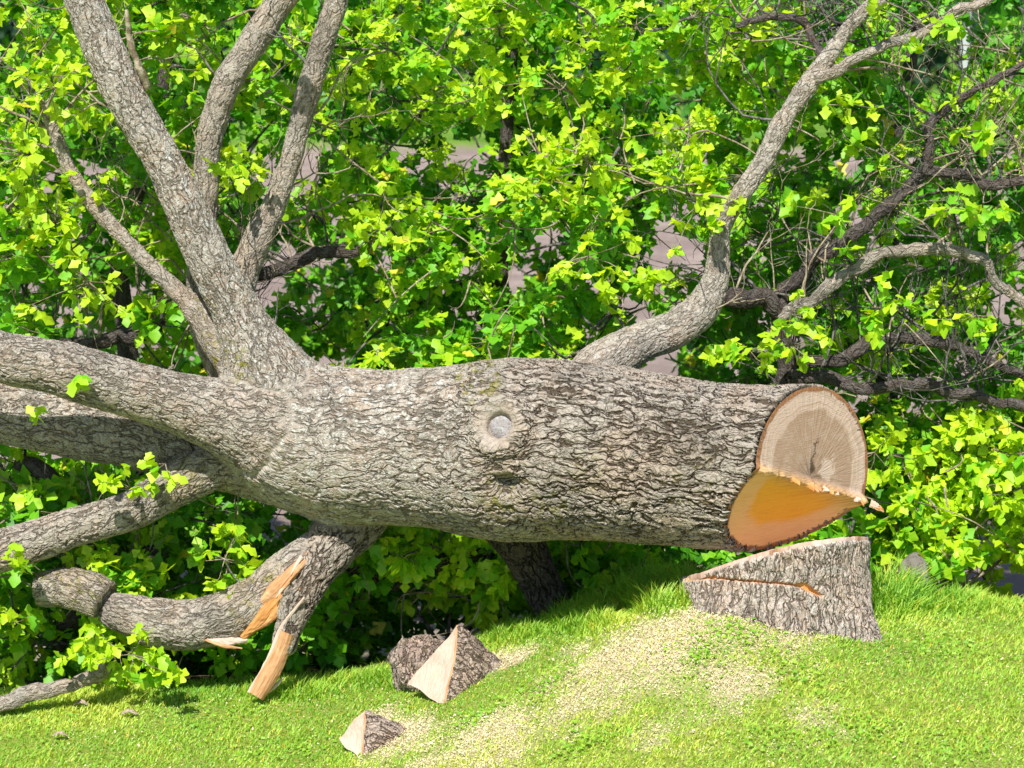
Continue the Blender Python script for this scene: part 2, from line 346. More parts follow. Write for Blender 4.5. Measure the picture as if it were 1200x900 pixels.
CH['limb_e'] = Chain('limb', [(310, 450, .95, 36), (275, 370, 1.05, 22), (290, 305, 1.1, 18), (320, 245, 1.1, 15), (340, 190, 1.1, 13), (355, 130, 1.1, 15), (372, 70, 1.1, 15), (393, 5, 1.1, 14), (412, -70, 1.1, 14)], .4, 1.4, .4, .05); CH['limb_e'].R *= np.interp(np.arange(len(CH['limb_e'].R)), [0, len(CH['limb_e'].R)*.4], [1, 0.82])
CH['limb_f'] = Chain('broken_limb', [(440, 572, .86, 36), (415, 606, .76, 33), (392, 638, .6, 26), (371, 666, .46, 20), (352, 700, .34, 17), (340, 730, .27, 14), (333, 754, .23, 11)], .8, 1.2, .1, .13)
CH['limb_g'] = Chain('torn_limb', [(394, 622, .7, 20), (362, 642, .58, 15), (335, 666, .5, 19), (300, 702, .44, 26), (265, 722, .4, 28), (225, 733, .4, 27), (185, 730, .4, 26), (150, 720, .45, 22), (130, 714, .5, 17)], .5, 1.3, .5, .045)
CH['limb_k'] = Chain('prop_limb', [(588, 590, .6, 40), (608, 630, .68, 26), (628, 672, .75, 21), (650, 715, .8, 19), (668, 752, .85, 17)], .8, 1.2, .1, .06, M_BARK_SHADED)
CH['limb_m'] = Chain('limb', [(670, 480, .75, 40), (708, 428, .85, 29), (745, 404, .95, 24), (790, 386, 1.0, 23), (826, 358, 1.05, 22), (840, 322, 1.08, 16), (845, 268, 1.1, 12.5), (868, 228, 1.12, 12), (893, 192, 1.15, 13), (918, 141, 1.2, 12), (951, 93, 1.25, 12), (984, 48, 1.3, 9.5), (998, 26, 1.32, 9), (1030, 0, 1.35, 8.5), (1065, -40, 1.4, 8)], .4, 1.4, .8, .04, n=5); CH['limb_m'].R *= np.interp(np.arange(len(CH['limb_m'].R)), [0, len(CH['limb_m'].R)*.4], [1, 0.8])
# butt end: two saw cuts meeting in a hinge
H1 = at(877, 547, -.35+YO-.36); H2 = at(1027, 594, -.35+YO+.36); TC = at(936, 452, -.35+YO+.0); TD = at(884, 650, -.35+YO+.06)
def plane(a, b, c, out):
    n = np.cross(b-a, c-a); n /= np.linalg.norm(n)
    if n@out < 0: n = -n
    return n, n@a
AX = CH['trunk'].P[6]-CH['trunk'].P[12]; AX /= np.linalg.norm(AX)
PN1, PD1 = plane(H1, H2, TC, AX); PN2, PD2 = plane(H1, H2, TD, AX)
print('planes', PN1, PN2, 'axis', AX, 'sun', PN1@SUN, PN2@SUN, 'view', PN1@-FWD, PN2@-FWD)
# knot on the trunk
KC = at(586, 500, 0); 
def surf(px, py, ch='trunk'):
    """first point of a chain seen at a pixel"""
    d = ray(px, py); d = d/np.linalg.norm(d); t = 10.5
    for _ in range(300):
        q = (CAM+d*t)[None]; s = float(CH[ch].dist(q)[0][0]); t += max(s, .0008)
        if s < .001: break
    return CAM+d*t
KN = surf(587, 500); q, sg, tt_ = CH['trunk'].dist(KN[None]); ax = CH['trunk'].P[sg[0]]
KD = KN-ax; KD -= CH['trunk'].T[sg[0]]*(KD@CH['trunk'].T[sg[0]]); KD /= np.linalg.norm(KD)
KH = surf(594, 566)
# ---- signed distance + surface nets, slab by slab
VOX = .0086
def build_nets():
    chains = list(CH.values())
    lo = np.min([c.P.min(0)-c.R.max() for c in chains], axis=0)-.04; hi = np.max([c.P.max(0)+c.R.max() for c in chains], axis=0)+.04
    nx, ny, nz = np.ceil((hi-lo)/VOX).astype(int)+1
    ys_ = (lo[1]+np.arange(ny)*VOX).astype(np.float32); zs_ = (lo[2]+np.arange(nz)*VOX).astype(np.float32)
    vids = []; vpos = []; quads = []
    SL = 40
    for x0 in range(0, nx-1, SL):
        x1 = min(x0+SL, nx-1); xs_ = (lo[0]+np.arange(x0, x1+1)*VOX).astype(np.float32)
        f = np.full((len(xs_), ny, nz), 1.0, np.float32)
        for ci, c in enumerate(chains):
            pad = .05
            near = [i for i in range(len(c.P)-1) if min(c.P[i, 0], c.P[i+1, 0])-c.R[i:i+2].max()-pad < xs_[-1] and max(c.P[i, 0], c.P[i+1, 0])+c.R[i:i+2].max()+pad > xs_[0]]
            if not near: continue
            idx = sorted(set(near+[i+1 for i in near])); B0 = (c.P[idx]-c.R[idx, None]-pad).min(0); B1 = (c.P[idx]+c.R[idx, None]+pad).max(0)
            j0, j1 = np.searchsorted(ys_, [B0[1], B1[1]]); k0, k1 = np.searchsorted(zs_, [B0[2], B1[2]])
            if j1-j0 < 2 or k1-k0 < 2: continue
            d = np.full((len(xs_), j1-j0, k1-k0), 1.0, np.float32)
            for i in near:
                a, b = c.P[i], c.P[i+1]; ra, rb = c.R[i], c.R[i+1]; rm = max(ra, rb)+pad
                l = np.minimum(a, b)-rm; h = np.maximum(a, b)+rm
                a0, a1 = np.searchsorted(xs_, [l[0], h[0]]); b0, b1 = np.searchsorted(ys_[j0:j1], [l[1], h[1]]); c0, c1 = np.searchsorted(zs_[k0:k1], [l[2], h[2]])
                if a1 <= a0 or b1 <= b0 or c1 <= c0: continue
                ab = (b-a).astype(np.float32); n2 = float(ab@ab)
                X = (xs_[a0:a1]-a[0])[:, None, None]; Y = (ys_[j0+b0:j0+b1]-a[1])[None, :, None]; Z = (zs_[k0+c0:k0+c1]-a[2])[None, None, :]
                t = np.clip((X*ab[0]+Y*ab[1]+Z*ab[2])/n2, 0, 1)
                dd = np.sqrt((X-t*ab[0])**2+(Y-t*ab[1])**2+(Z-t*ab[2])**2)-(ra+(rb-ra)*t)
                v = d[a0:a1, b0:b1, c0:c1]; np.minimum(v, dd, out=v)
            if ci == 0:
                X = xs_[:, None, None]; Y = ys_[None, j0:j1, None]; Z = zs_[None, None, k0:k1]
                cc_ = c.P[6]; qa = (X-cc_[0])*AX[0]+(Y-cc_[1])*AX[1]+(Z-cc_[2])*AX[2]; rr_ = np.sqrt(np.maximum((X-cc_[0])**2+(Y-cc_[1])**2+(Z-cc_[2])**2-qa**2, 0))/c.R[6]
                deep_ = .1*sstep(.985, .93, rr_)
                for n_, d_ in ((PN1, PD1), (PN2, PD2)): d = np.maximum(d, (X*n_[0]+Y*n_[1]+Z*n_[2]-d_+deep_).astype(np.float32))
                # knot collar, its recess and the hollow under it
                Q = [X-KN[0], Y-KN[1], Z-KN[2]]; al = Q[0]*KD[0]+Q[1]*KD[1]+Q[2]*KD[2]; rad = np.sqrt(np.maximum(Q[0]**2+Q[1]**2+Q[2]**2-al**2, 0))
                col = np.maximum(np.sqrt((rad-.115)**2+(al*1.0)**2)-.05, -1); kk = .05
                hh = np.clip(.5+.5*(col-d)/kk, 0, 1); d = (col*(1-hh)+d*hh-kk*hh*(1-hh)).astype(np.float32)
                rec = np.maximum(rad-.076, -(al+.01)); d = np.maximum(d, -rec)
                e = np.sqrt((X-KH[0])**2/1.2+(Y-KH[1])**2+(Z-KH[2])**2/.7)-.085; kk = .03
                e = -e; hh = np.clip(.5-.5*(e-d)/kk, 0, 1); d = (e*(1-hh)+d*hh+kk*hh*(1-hh)).astype(np.float32)
            g = f[:, j0:j1, k0:k1]; k = c.k; hh = np.clip(.5+.5*(d-g)/k, 0, 1)
            g[...] = d*(1-hh)+g*hh-k*hh*(1-hh)
        ins = f < 0
        m = len(xs_)-1
        cnt = np.zeros((m, ny-1, nz-1), np.int8)
        for a in (0, 1):
            for b in (0, 1):
                for c in (0, 1): cnt += ins[a:a+m, b:b+ny-1, c:c+nz-1]
        I, J, K = np.nonzero((cnt > 0) & (cnt < 8)); del cnt
        acc = np.zeros((len(I), 3)); num = np.zeros(len(I))
        corners = [(a, b, c) for a in (0, 1) for b in (0, 1) for c in (0, 1)]
        fv = {q_: f[I+q_[0], J+q_[1], K+q_[2]] for q_ in corners}
        for p in corners:
            for ax_ in range(3):
                if p[ax_] == 0:
                    q_ = list(p); q_[ax_] = 1; q_ = tuple(q_); fa, fb = fv[p], fv[q_]; mm = (fa < 0) != (fb < 0)
                    t = np.where(mm, fa/np.where(mm, fa-fb, 1), 0)
                    pos = np.array(p, float)[None]+np.eye(3)[ax_][None]*t[:, None]
                    acc += pos*mm[:, None]; num += mm
        pos = acc/num[:, None]+np.stack([I+x0, J, K], -1)
        vids.append(((I+x0).astype(np.int64)*ny+J)*nz+K); vpos.append(lo+pos*VOX)
        def emit(A, B, mask, ax_):
            i, j, k = np.nonzero(mask); gi = i+x0; fl = ins[i, j, k]
            o = [(0, 0, 0)]*4
            if ax_ == 0: o = [(0, -1, -1), (0, 0, -1), (0, 0, 0), (0, -1, 0)]
            if ax_ == 1: o = [(-1, 0, -1), (-1, 0, 0), (0, 0, 0), (0, 0, -1)]
            if ax_ == 2: o = [(-1, -1, 0), (0, -1, 0), (0, 0, 0), (-1, 0, 0)]
            Qd = np.stack([(((gi+a).astype(np.int64))*ny+(j+b))*nz+(k+c) for a, b, c in o], -1)
            Qd[~fl] = Qd[~fl][:, ::-1]; quads.append(Qd)
        emit(0, 0, ins[:-1] != ins[1:], 0)
        emit(0, 0, (ins[:-1, :-1] != ins[:-1, 1:]), 1)
        emit(0, 0, (ins[:-1, :, :-1] != ins[:-1, :, 1:]), 2)
    ids = np.concatenate(vids); P = np.concatenate(vpos); o = np.argsort(ids); ids = ids[o]; P = P[o]
    Q = np.concatenate(quads); ix = np.searchsorted(ids, Q); ix = np.minimum(ix, len(ids)-1)
    ok = (ids[ix] == Q).all(1)
    return P, ix[ok].astype(np.int32)
NV, NF = build_nets()
print('nets', len(NV), len(NF))
for _ in range(10):      # light smoothing
    acc = np.zeros_like(NV); c = np.zeros(len(NV))
    for a in range(4):
        b = (a+1) % 4
        np.add.at(acc, NF[:, a], NV[NF[:, b]]); np.add.at(c, NF[:, a], 1); np.add.at(acc, NF[:, b], NV[NF[:, a]]); np.add.at(c, NF[:, b], 1)
    far = np.maximum(NV@PN1-PD1, NV@PN2-PD2); wt = np.where((np.abs(far) < .02) & (NV[:, 0] > .6), .1, .6)[:, None]
    NV = NV*(1-wt)+wt*acc/c[:, None]
keys = list(CH.keys())
D = []; B = []
for ki, kn in enumerate(keys):
    c = CH[kn]; bb0 = (c.P-c.R[:, None]-.2).min(0); bb1 = (c.P+c.R[:, None]+.2).max(0)
    m = ((NV > bb0) & (NV < bb1)).all(1); d = np.full(len(NV), 9., np.float32); bk = np.zeros((len(NV), 3), np.float32)
    q = NV[m]; dd, sg, t = c.dist(q); d[m] = dd
    def lerp(A): return A[sg]*(1-t[:, None])+A[np.minimum(sg+1, len(A)-1)]*t[:, None]
    off = q-lerp(c.P); e1 = lerp(c.E1); e2 = lerp(c.E2)
    s_ = c.S[sg]*(1-t)+c.S[sg+1]*t
    bk[m] = np.stack([(off*e1).sum(1), (off*e2).sum(1), s_], -1)*c.ks+ki*1.7
    D.append(d); B.append(bk)
D = np.array(D)+np.array([.05*fbm(NV*8+i*5.7, 3)*(D[i] < .3) for i in range(len(D))]); owner = D.argmin(0); ds = np.sort(D, axis=0); gap = ds[1]-ds[0]
BK = np.array(B)[owner, np.arange(len(NV))]
def relax(BK, iters):
    E = np.concatenate([NF[:, [0, 1]], NF[:, [1, 2]], NF[:, [2, 3]], NF[:, [3, 0]]]); E = E[owner[E[:, 0]] == owner[E[:, 1]]]
    E = np.unique(np.sort(E, 1), axis=0); E = np.concatenate([E, E[:, ::-1]]); E = E[np.argsort(E[:, 0], kind='stable')]
    cnt = np.bincount(E[:, 0], minlength=len(BK)); st = np.concatenate([[0], np.cumsum(cnt)])[:-1]; k = int(cnt.max()); nb = np.tile(np.arange(len(BK))[:, None], (1, k))
    col = np.arange(len(E))-st[E[:, 0]]; nb[E[:, 0], col] = E[:, 1]
    X = BK.astype(np.float32)
    for _ in range(iters): X = .4*X+.6*X[nb].mean(1)
    return X
BK = relax(BK, 90)
rough = np.array([CH[k].rough for k in keys])[owner]; lich = np.array([CH[k].lichen for k in keys])[owner]
pxv, pyv = proj(NV)
ist = owner == 0
rough = np.where(ist, np.interp(pxv, [330, 480, 580, 640], [.5, .62, .75, 1.0]), rough)
lich = np.where(ist, np.interp(pxv, [330, 520, 600, 700], [1.5, 1.1, .4, .15]), lich)
ow4 = owner[NF]; mixed = (ow4 != ow4[:, :1]).any(1); ring = np.full(len(NV), 9); ring[NF[mixed].ravel()] = 0
for k_ in range(3):
    hit = (ring[NF] == k_).any(1); vv = NF[hit].ravel(); ring[vv] = np.minimum(ring[vv], k_+1)
rough = rough*np.interp(ring, [0, 1, 2, 3], [0, .5, .85, 1])
pl = np.maximum((NV@PN1-PD1)/abs(AX@PN1), (NV@PN2-PD2)/abs(AX@PN2))
rough = np.where(ist, rough*sstep(-.003, -.012, pl), rough)
kd = np.linalg.norm(NV-KN, axis=1); rough = rough*(.12+.88*sstep(.1, .17, kd)); lich = lich*sstep(.08, .2, kd)
khd = np.linalg.norm(NV-KH, axis=1)
moss = np.zeros(len(NV))
for px, py, r, st in [(560, 445, 45, .9), (250, 415, 40, 1.), (285, 430, 30, 1.), (640, 600, 60, .5), (590, 580, 40, .8), (300, 690, 60, .7), (400, 600, 30, .6), (810, 570, 60, .25), (220, 560, 40, .5), (340, 545, 30, .4), (700, 560, 60, .3), (240, 360, 24, .8)]:
    moss = np.maximum(moss, st*(1-sstep(.2, 1, np.hypot(pxv-px, pyv-py)/r)))
lump = fbm(NV*7, 3)*.012
# outward normals (area weighted)
fn = np.cross(NV[NF[:, 2]]-NV[NF[:, 0]], NV[NF[:, 3]]-NV[NF[:, 1]]); VN = np.zeros_like(NV)
for a in range(4): np.add.at(VN, NF[:, a], fn)
VN /= np.maximum(np.linalg.norm(VN, axis=1), 1e-12)[:, None]
NV = NV+VN*(lump*np.where(pl > -.03, 0, 1)*sstep(.1, .2, kd))[:, None]
wood = np.zeros(len(NV))
fow = owner[NF[:, 0]]
root_loc = (float(at(600, 0, .95)[0]), 1.0, float(ground(0, 1.0)))
TREE = tag(empty('fallen_tree', root_loc), 'huge grey-barked oak lying felled across the lawn edge, its sawn butt resting on the stump', 'tree')
part_names = {'limb_f': ('snapped limb propping the trunk, pale bare wood below its bark'), 'limb_g': 'mossy torn limb lying left with orange split wood', 'limb_c': 'thick lichen-spotted limb rising to the upper left', 'limb_m': 'limb curving up to the upper right behind the trunk'}
for ki, kn in enumerate(keys):
    fm = NF[fow == ki]
    if not len(fm): continue
    u, inv = np.unique(fm, return_inverse=True)
    o = mesh(CH[kn].name, NV[u], inv.reshape(-1, 4), CH[kn].mat, TREE, dict(bark=BK[u], rough=rough[u], lichen=lich[u], moss=moss[u], wood=wood[u]))
    if kn in part_names: o['label'] = part_names[kn]
# ---- sawn butt
def butt():
    c = CH['trunk']; i = 2; cen = c.P[6*1]; a = AX; e1 = np.cross(a, [0, 0, 1.]); e1 /= np.linalg.norm(e1); e2 = np.cross(e1, a)
    R = c.R[6]*1.022; nr, nth = 130, 360; V = []; A = []; NO = []; SPL = []
    hd = (H2-H1)/np.linalg.norm(H2-H1)
    for ir in range(nr+1):
        rho = ir/nr
        th = np.linspace(0, 2*np.pi, nth, endpoint=False)
        p = cen+(rho*R)*(np.cos(th)[:, None]*e1+np.sin(th)[:, None]*e2)
        t1 = (PD1-p@PN1)/(a@PN1); t2 = (PD2-p@PN2)/(a@PN2); t = np.minimum(t1, t2)
        # pull rim to actual radius where the trunk tapers
        q = p+t[:, None]*a
        u = (q-H1)@hd/np.linalg.norm(H2-H1)
        near = 1-sstep(0, .05, np.abs(t1-t2))
        near2 = 1-sstep(0, .11, np.abs(t1-t2)); low = (t2 < t1)
        jag = vnoise(np.stack([u*9, 0*u+3, 0*u], -1))*.8+vnoise(np.stack([u*37, 0*u+8, 0*u], -1))*.35
        ridge = near*(.014+.05*np.clip(u-.1, 0, 1)**1.3+.022*jag)*sstep(1.02, .97, rho)
        fib = near2*low*.012*vnoise(np.stack([u*31, np.abs(t1-t2)*24, 0*u], -1))
        scoop = .045*low*sstep(.0, .16, np.abs(t1-t2))*(1-rho**4)
        q = q+a*(.009+ridge+np.maximum(fib, -.003)-scoop)[:, None]
        q = q+hd*(near*.045*sstep(.75, 1.0, u))[:, None]
        V.append(q)
        rel = q-(cen+a*((H1+H2)/2-cen@a*0)@a*0)
        d2 = p-cen-(e1*(.07)*R+e2*(-.1)*R)*max(0, 1-rho)
        A.append(np.stack([d2@e1/R*1.0, d2@e2/R, np.full(nth, rho)], -1)); NO.append(np.where(low, 1.0, 0.0)*sstep(-.0, .012, np.abs(t1-t2)))
        SPL.append(np.clip(near*.6+near2*sstep(.45, .9, u)*low, 0, 1)*sstep(1.0, .95, rho))
    V = np.array(V).reshape(-1, 3); A = np.array(A).reshape(-1, 3); I = np.arange((nr+1)*nth).reshape(nr+1, nth)
    J = np.roll(I, -1, axis=1); Fc = np.stack([I[:-1], I[1:], J[1:], J[:-1]], -1).reshape(-1, 4)
    Fc = Fc[:, ::-1]
    nrm = np.cross(V[Fc[5000, 1]]-V[Fc[5000, 0]], V[Fc[5000, 3]]-V[Fc[5000, 0]])
    if nrm@a < 0: Fc = Fc[:, ::-1]
    o = mesh('cut_face', V, Fc, M_WOOD, TREE, dict(disc=A, notch=np.array(NO).ravel(), splinter=np.array(SPL).ravel()))
    o['label'] = 'sawn butt end, pinkish above and orange in the felling notch'
butt()
HINGE = True
def tube(P, R, sides=10, close=True, seed=0, lump=.0):
    P = np.asarray(P); R = np.asarray(R); d = np.gradient(P, axis=0); T = d/np.linalg.norm(d, axis=1)[:, None]
    e = np.cross(T[0], [0.13, 0.2, 1.0]); e /= np.linalg.norm(e); V = []; BKc = []; s = 0
    for i, t in enumerate(T):
        e = e-t*(e@t); e /= np.linalg.norm(e); f_ = np.cross(t, e)
        if i: s += np.linalg.norm(P[i]-P[i-1])
        th = np.arange(sides)*2*np.pi/sides; off = np.cos(th)[:, None]*e+np.sin(th)[:, None]*f_
        rr = R[i]
        if lump: rr = R[i]*(1+lump*fbm((P[i]+off*R[i])*(.35/R.max())+seed, 2)[:, None])
        V.append(P[i]+off*rr); BKc.append(np.concatenate([np.stack([np.cos(th), np.sin(th)], -1)*R[i], np.full((sides, 1), s)], 1))
    n = len(P); V = np.concatenate(V); BKc = np.concatenate(BKc); I = np.arange(n*sides).reshape(n, sides); J = np.roll(I, -1, axis=1)
    Fc = np.stack([I[:-1], J[:-1], J[1:], I[1:]], -1).reshape(-1, 4)
    if close:
        V = np.vstack([V, P[:1], P[-1:]]); BKc = np.vstack([BKc, BKc[:1], BKc[-1:]]); a, b = len(V)-2, len(V)-1
        Fc = np.vstack([Fc, np.stack([J[0], I[0], np.full(sides, a), np.full(sides, a)], -1), np.stack([I[-1], J[-1], np.full(sides, b), np.full(sides, b)], -1)])
        # degenerate quads -> keep as tri-like by splitting
    return V, Fc, BKc
def quads_to_tris(Fc):
    a = Fc[:, [0, 1, 2]]; b = Fc[:, [0, 2, 3]]; m = (Fc[:, 2] != Fc[:, 3]); return np.vstack([a, b[m]])
def tube_obj(name, P, R, mat, parent, sides=12, rough=.3, lichen=.3, lump=.15, seed=0, ks=1.5, base=None, moss=0.):
    V, Fc, BKc = tube(P, R, sides, True, seed, lump); n = len(V)
    return mesh(name, V, quads_to_tris(Fc), mat, parent, dict(bark=BKc*ks+seed, rough=np.full(n, rough), lichen=np.full(n, lichen), moss=np.full(n, moss), wood=np.zeros(n)), base=base)
def px_path(pts, n=8, jit=0):
    A = []
    for x, y, Y, r in pts:
        p = at(x, y, Y+YO); A.append([*p, r*mpx(p)])
    A = catmull(A, n)
    if jit: A[:, :3] += np.stack([fbm(A[:, :3]*7+k*9.1, 3) for k in range(3)], -1)*jit; A[:, 3] *= 1+.25*fbm(A[:, :3]*13, 2)
    return A[:, :3], np.maximum(A[:, 3], .002)
BR = [  # thinner branches of the felled tree
 ('dead_stub', [(168, 104, .72, 7), (158, 70, .7, 6), (152, 40, .68, 5), (149, 10, .66, 3)], M_TWIG),
 ('branch', [(953, 96, 1.25, 9), (1000, 68, 1.25, 7), (1060, 47, 1.3, 6), (1120, 18, 1.35, 5), (1220, -25, 1.4, 4)], M_BARK),
 ('branch', [(838, 345, 1.1, 18), (868, 347, 1.12, 15), (900, 352, 1.15, 13), (918, 385, 1.2, 13), (924, 440, 1.25, 14), (940, 500, 1.3, 14)], M_BARK_SHADED),
 ('branch', [(912, 365, 1.2, 10), (935, 322, 1.25, 9), (976, 290, 1.3, 9), (1025, 254, 1.3, 9), (1068, 216, 1.35, 8), (1088, 187, 1.4, 7), (1095, 147, 1.4, 6), (1116, 126, 1.4, 5), (1151, 98, 1.4, 4), (1195, 76, 1.4, 3), (1240, 60, 1.4, 3)], M_BARK_SHADED),
 ('branch', [(1082, 200, 1.38, 7), (1110, 199, 1.38, 7), (1140, 205, 1.38, 7), (1165, 219, 1.38, 6), (1225, 212, 1.38, 6)], M_BARK_SHADED),
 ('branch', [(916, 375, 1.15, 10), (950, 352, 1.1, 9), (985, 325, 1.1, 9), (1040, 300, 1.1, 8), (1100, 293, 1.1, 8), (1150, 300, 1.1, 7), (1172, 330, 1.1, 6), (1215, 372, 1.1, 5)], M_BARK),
 ('branch', [(924, 425, 1.3, 10), (985, 420, 1.3, 9), (1020, 402, 1.35, 9), (1060, 398, 1.4, 8), (1110, 402, 1.4, 7), (1160, 425, 1.4, 6), (1215, 448, 1.4, 5)], M_BARK_SHADED),
 ('branch', [(926, 440, 1.2, 10), (970, 440, 1.15, 9), (1015, 456, 1.1, 8), (1060, 448, 1.1, 8), (1100, 452, 1.1, 8), (1150, 466, 1.1, 7), (1225, 486, 1.1, 6)], M_BARK_SHADED),
 ('branch', [(590, 640, 1.2, 9), (540, 652, 1.2, 12), (490, 672, 1.2, 11), (440, 682, 1.2, 11), (400, 652, 1.2, 12), (370, 620, 1.2, 12)], M_BARK_SHADED),
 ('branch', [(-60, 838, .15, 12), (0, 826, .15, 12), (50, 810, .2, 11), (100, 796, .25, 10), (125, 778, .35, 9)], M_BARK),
 ('branch', [(190, 388, 1.3, 9), (130, 396, 1.4, 8), (60, 410, 1.5, 7), (0, 430, 1.5, 7)], M_BARK_SHADED),
 ('branch', [(420, 292, 1.6, 8), (370, 296, 1.6, 9), (310, 318, 1.5, 9), (200, 372, 1.5, 10), (120, 400, 1.5, 9)], M_BARK_SHADED),
 ('branch', [(970, 84, 1.3, 5), (960, 55, 1.35, 5), (945, 30, 1.4, 5), (905, 15, 1.4, 4), (865, 28, 1.4, 3)], M_BARK_SHADED),
 ('branch', [(180, 640, 1.1, 14), (130, 680, 1.1, 16), (90, 720, 1.1, 15), (60, 760, 1.1, 13)], M_BARK_SHADED),
 ('branch', [(120, 770, .6, 14), (140, 720, .9, 15), (60, 560, 1.3, 14), (20, 540, 1.4, 12)], M_BARK_SHADED),
]
BRP = []
for i, (nm, pts, mt) in enumerate(BR):
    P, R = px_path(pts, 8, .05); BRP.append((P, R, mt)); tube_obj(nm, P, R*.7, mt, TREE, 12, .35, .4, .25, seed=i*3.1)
# cut limb end lying at the left, bare snapped wood, torn strips
P, R = px_path([(122, 702, .46, 23), (100, 692, .5, 24), (75, 688, .54, 22), (48, 690, .58, 18)], 6)
tube_obj('limb_stub', P, R, M_BARK, TREE, 20, .5, .4, .15, 5, moss=.6)
def slab(name, pts, width_px, thick, mat, jag=.2, seed=0, label=None):
    """a torn strip of wood: tapering, fibrous, with real thickness"""
    A = catmull([[*at(x, y, Y+YO), w] for (x, y, Y), w in zip(pts, width_px)], 7); n = len(A); V = []; BKc = []; m = 7
    d = np.gradient(A[:, :3], axis=0); d /= np.linalg.norm(d, axis=1)[:, None]; s = 0
    for i in range(n):
        p = A[i, :3]; w = A[i, 3]*mpx(p); view = p-CAM; view /= np.linalg.norm(view); side = np.cross(d[i], view); side /= np.linalg.norm(side)
        if i: s += np.linalg.norm(A[i, :3]-A[i-1, :3])
        for j in range(m*2):
            th = j/(m*2)*2*np.pi; jj = 1+jag*(random.random()-.5)
            V.append(p+side*w*math.cos(th)*jj-view*thick*math.sin(th)*(1+.6*jag*(random.random()-.5))*(1 if w > .004 else .3)); BKc.append((math.cos(th)*w, math.sin(th)*thick, s))
    k = m*2; I = np.arange(n*k).reshape(n, k); J = np.roll(I, -1, axis=1); Fc = np.stack([I[:-1], J[:-1], J[1:], I[1:]], -1).reshape(-1, 4)
    for row, rv in ((I[0], False), (I[-1], True)):
        for a in range(1, k-2, 1): Fc = np.vstack([Fc, [[row[0], row[a], row[a+1], row[a+1]]]])
    o = mesh(name, V, quads_to_tris(Fc), mat, TREE, dict(bark=np.array(BKc)+seed), smooth=False)
    if label: o['label'] = label
slab('bare_wood', [(337, 742, .2), (330, 760, .19), (318, 786, .16), (300, 816, .12)], [9, 10.5, 12, 10], .045, M_TORN, .07, 1, 'peach bare wood of the snapped limb touching the grass')
slab('splinter', [(357, 700, .2), (330, 735, .2), (315, 775, .16), (292, 812, .12)], [1.5, 2.5, 4, 3], .012, M_PALE, .3, 2)
slab('splinter', [(332, 794, .18), (322, 804, .16), (308, 814, .14)], [1, 2.5, 3], .01, M_PALE, .3, 2.5)
slab('torn_wood', [(362, 646, .45), (344, 668, .39), (322, 692, .34), (306, 706, .33)], [2, 6, 9, 5], .03, M_TORN, .3, 3)
slab('torn_wood', [(346, 676, .37), (326, 700, .34), (306, 724, .31), (284, 748, .31)], [4, 9, 9, 4], .035, M_ORANGE, .3, 4)
slab('torn_wood', [(352, 690, .28), (332, 708, .29), (316, 726, .3), (300, 738, .3)], [2, 5, 5, 2], .02, M_ORANGE, .3, 4.5)
for k in range(9):
    x0, y0 = random.uniform(340, 366), random.uniform(652, 690); L = random.uniform(22, 55); dx = -L*.62+random.uniform(-5, 5); dy = L*.75
    slab('splinter', [(x0, y0, .38), (x0+dx*.5+random.uniform(-2, 2), y0+dy*.5, .32+random.uniform(-.02, .03)), (x0+dx, y0+dy, .29+random.uniform(-.03, .04))], [2.5, random.uniform(1.6, 3), .5], .008, (M_PALE, M_TORN, M_ORANGE)[k % 3], .4, 5+k)
slab('torn_wood', [(226, 744, .3), (246, 750, .28), (266, 752, .28), (290, 750, .3)], [1.5, 3.5, 5, 3], .02, M_PALE, .4, 7)
slab('splinter', [(240, 750, .26), (262, 757, .25), (284, 760, .26)], [1, 2.2, .8], .01, M_TORN, .4, 8)
for k in range(16):
    u = min(.95, random.betavariate(1.7, 1)); p = H1+(H2-H1)*u+AX*.03; L = random.uniform(.02, .055)*(1+u*.6); px, py = [float(v_[0]) for v_ in proj(p)]
    dx = random.uniform(4, 10)*(L/.07); dy = random.uniform(-2, 9); Yb = p[1]-YO
    slab('splinter', [(px-6, py-2, Yb), (px+dx*.4, py+dy*.4, Yb-.02), (px+dx, py+dy, Yb-.03)], [random.uniform(2.5, 5), random.uniform(2, 3.5), .5], .007, (M_ORANGE, M_PALE, M_TORN)[k % 3], .4, 20+k)
# knot scar
def disc(name, c, nrm, r, bulge, mat, parent, asp=1.15):
    e1 = np.cross(nrm, [0, 0, 1.]); e1 /= np.linalg.norm(e1); e2 = np.cross(e1, nrm); V = [c+nrm*bulge]; k = 28; BKc = [(0, 0, 0)]
    for rr in (.33, .66, .9, 1.0):
        for j in range(k):
            th = j*2*np.pi/k; V.append(c+(e1*math.cos(th)+e2*math.sin(th)*asp)*r*rr*(1+.13*math.sin(2*th+1)+.08*math.sin(5*th))+nrm*(bulge*(1-rr**3)+.009*(random.random()-.5))); BKc.append((math.cos(th)*r*rr, math.sin(th)*r*rr*2, .1*math.sin(th)))
    T = [(0, 1+(j+1) % k, 1+j) for j in range(k)]
    for q in range(3):
        for j in range(k):
            a, b = 1+q*k+j, 1+q*k+(j+1) % k; T += [(a, b, b+k), (a, b+k, a+k)]
    T = np.array(T)
    nn = np.cross(V[T[0, 1]]-V[T[0, 0]], V[T[0, 2]]-V[T[0, 0]])
    return mesh(name, V, T, mat, parent, dict(bark=np.array(BKc)))
disc('knot_scar', KN-KD*.004+np.array([.0, 0, -.004]), KD, .07, .026, M_SCAR, TREE)['label'] = 'pale healed knot in the middle of the trunk'
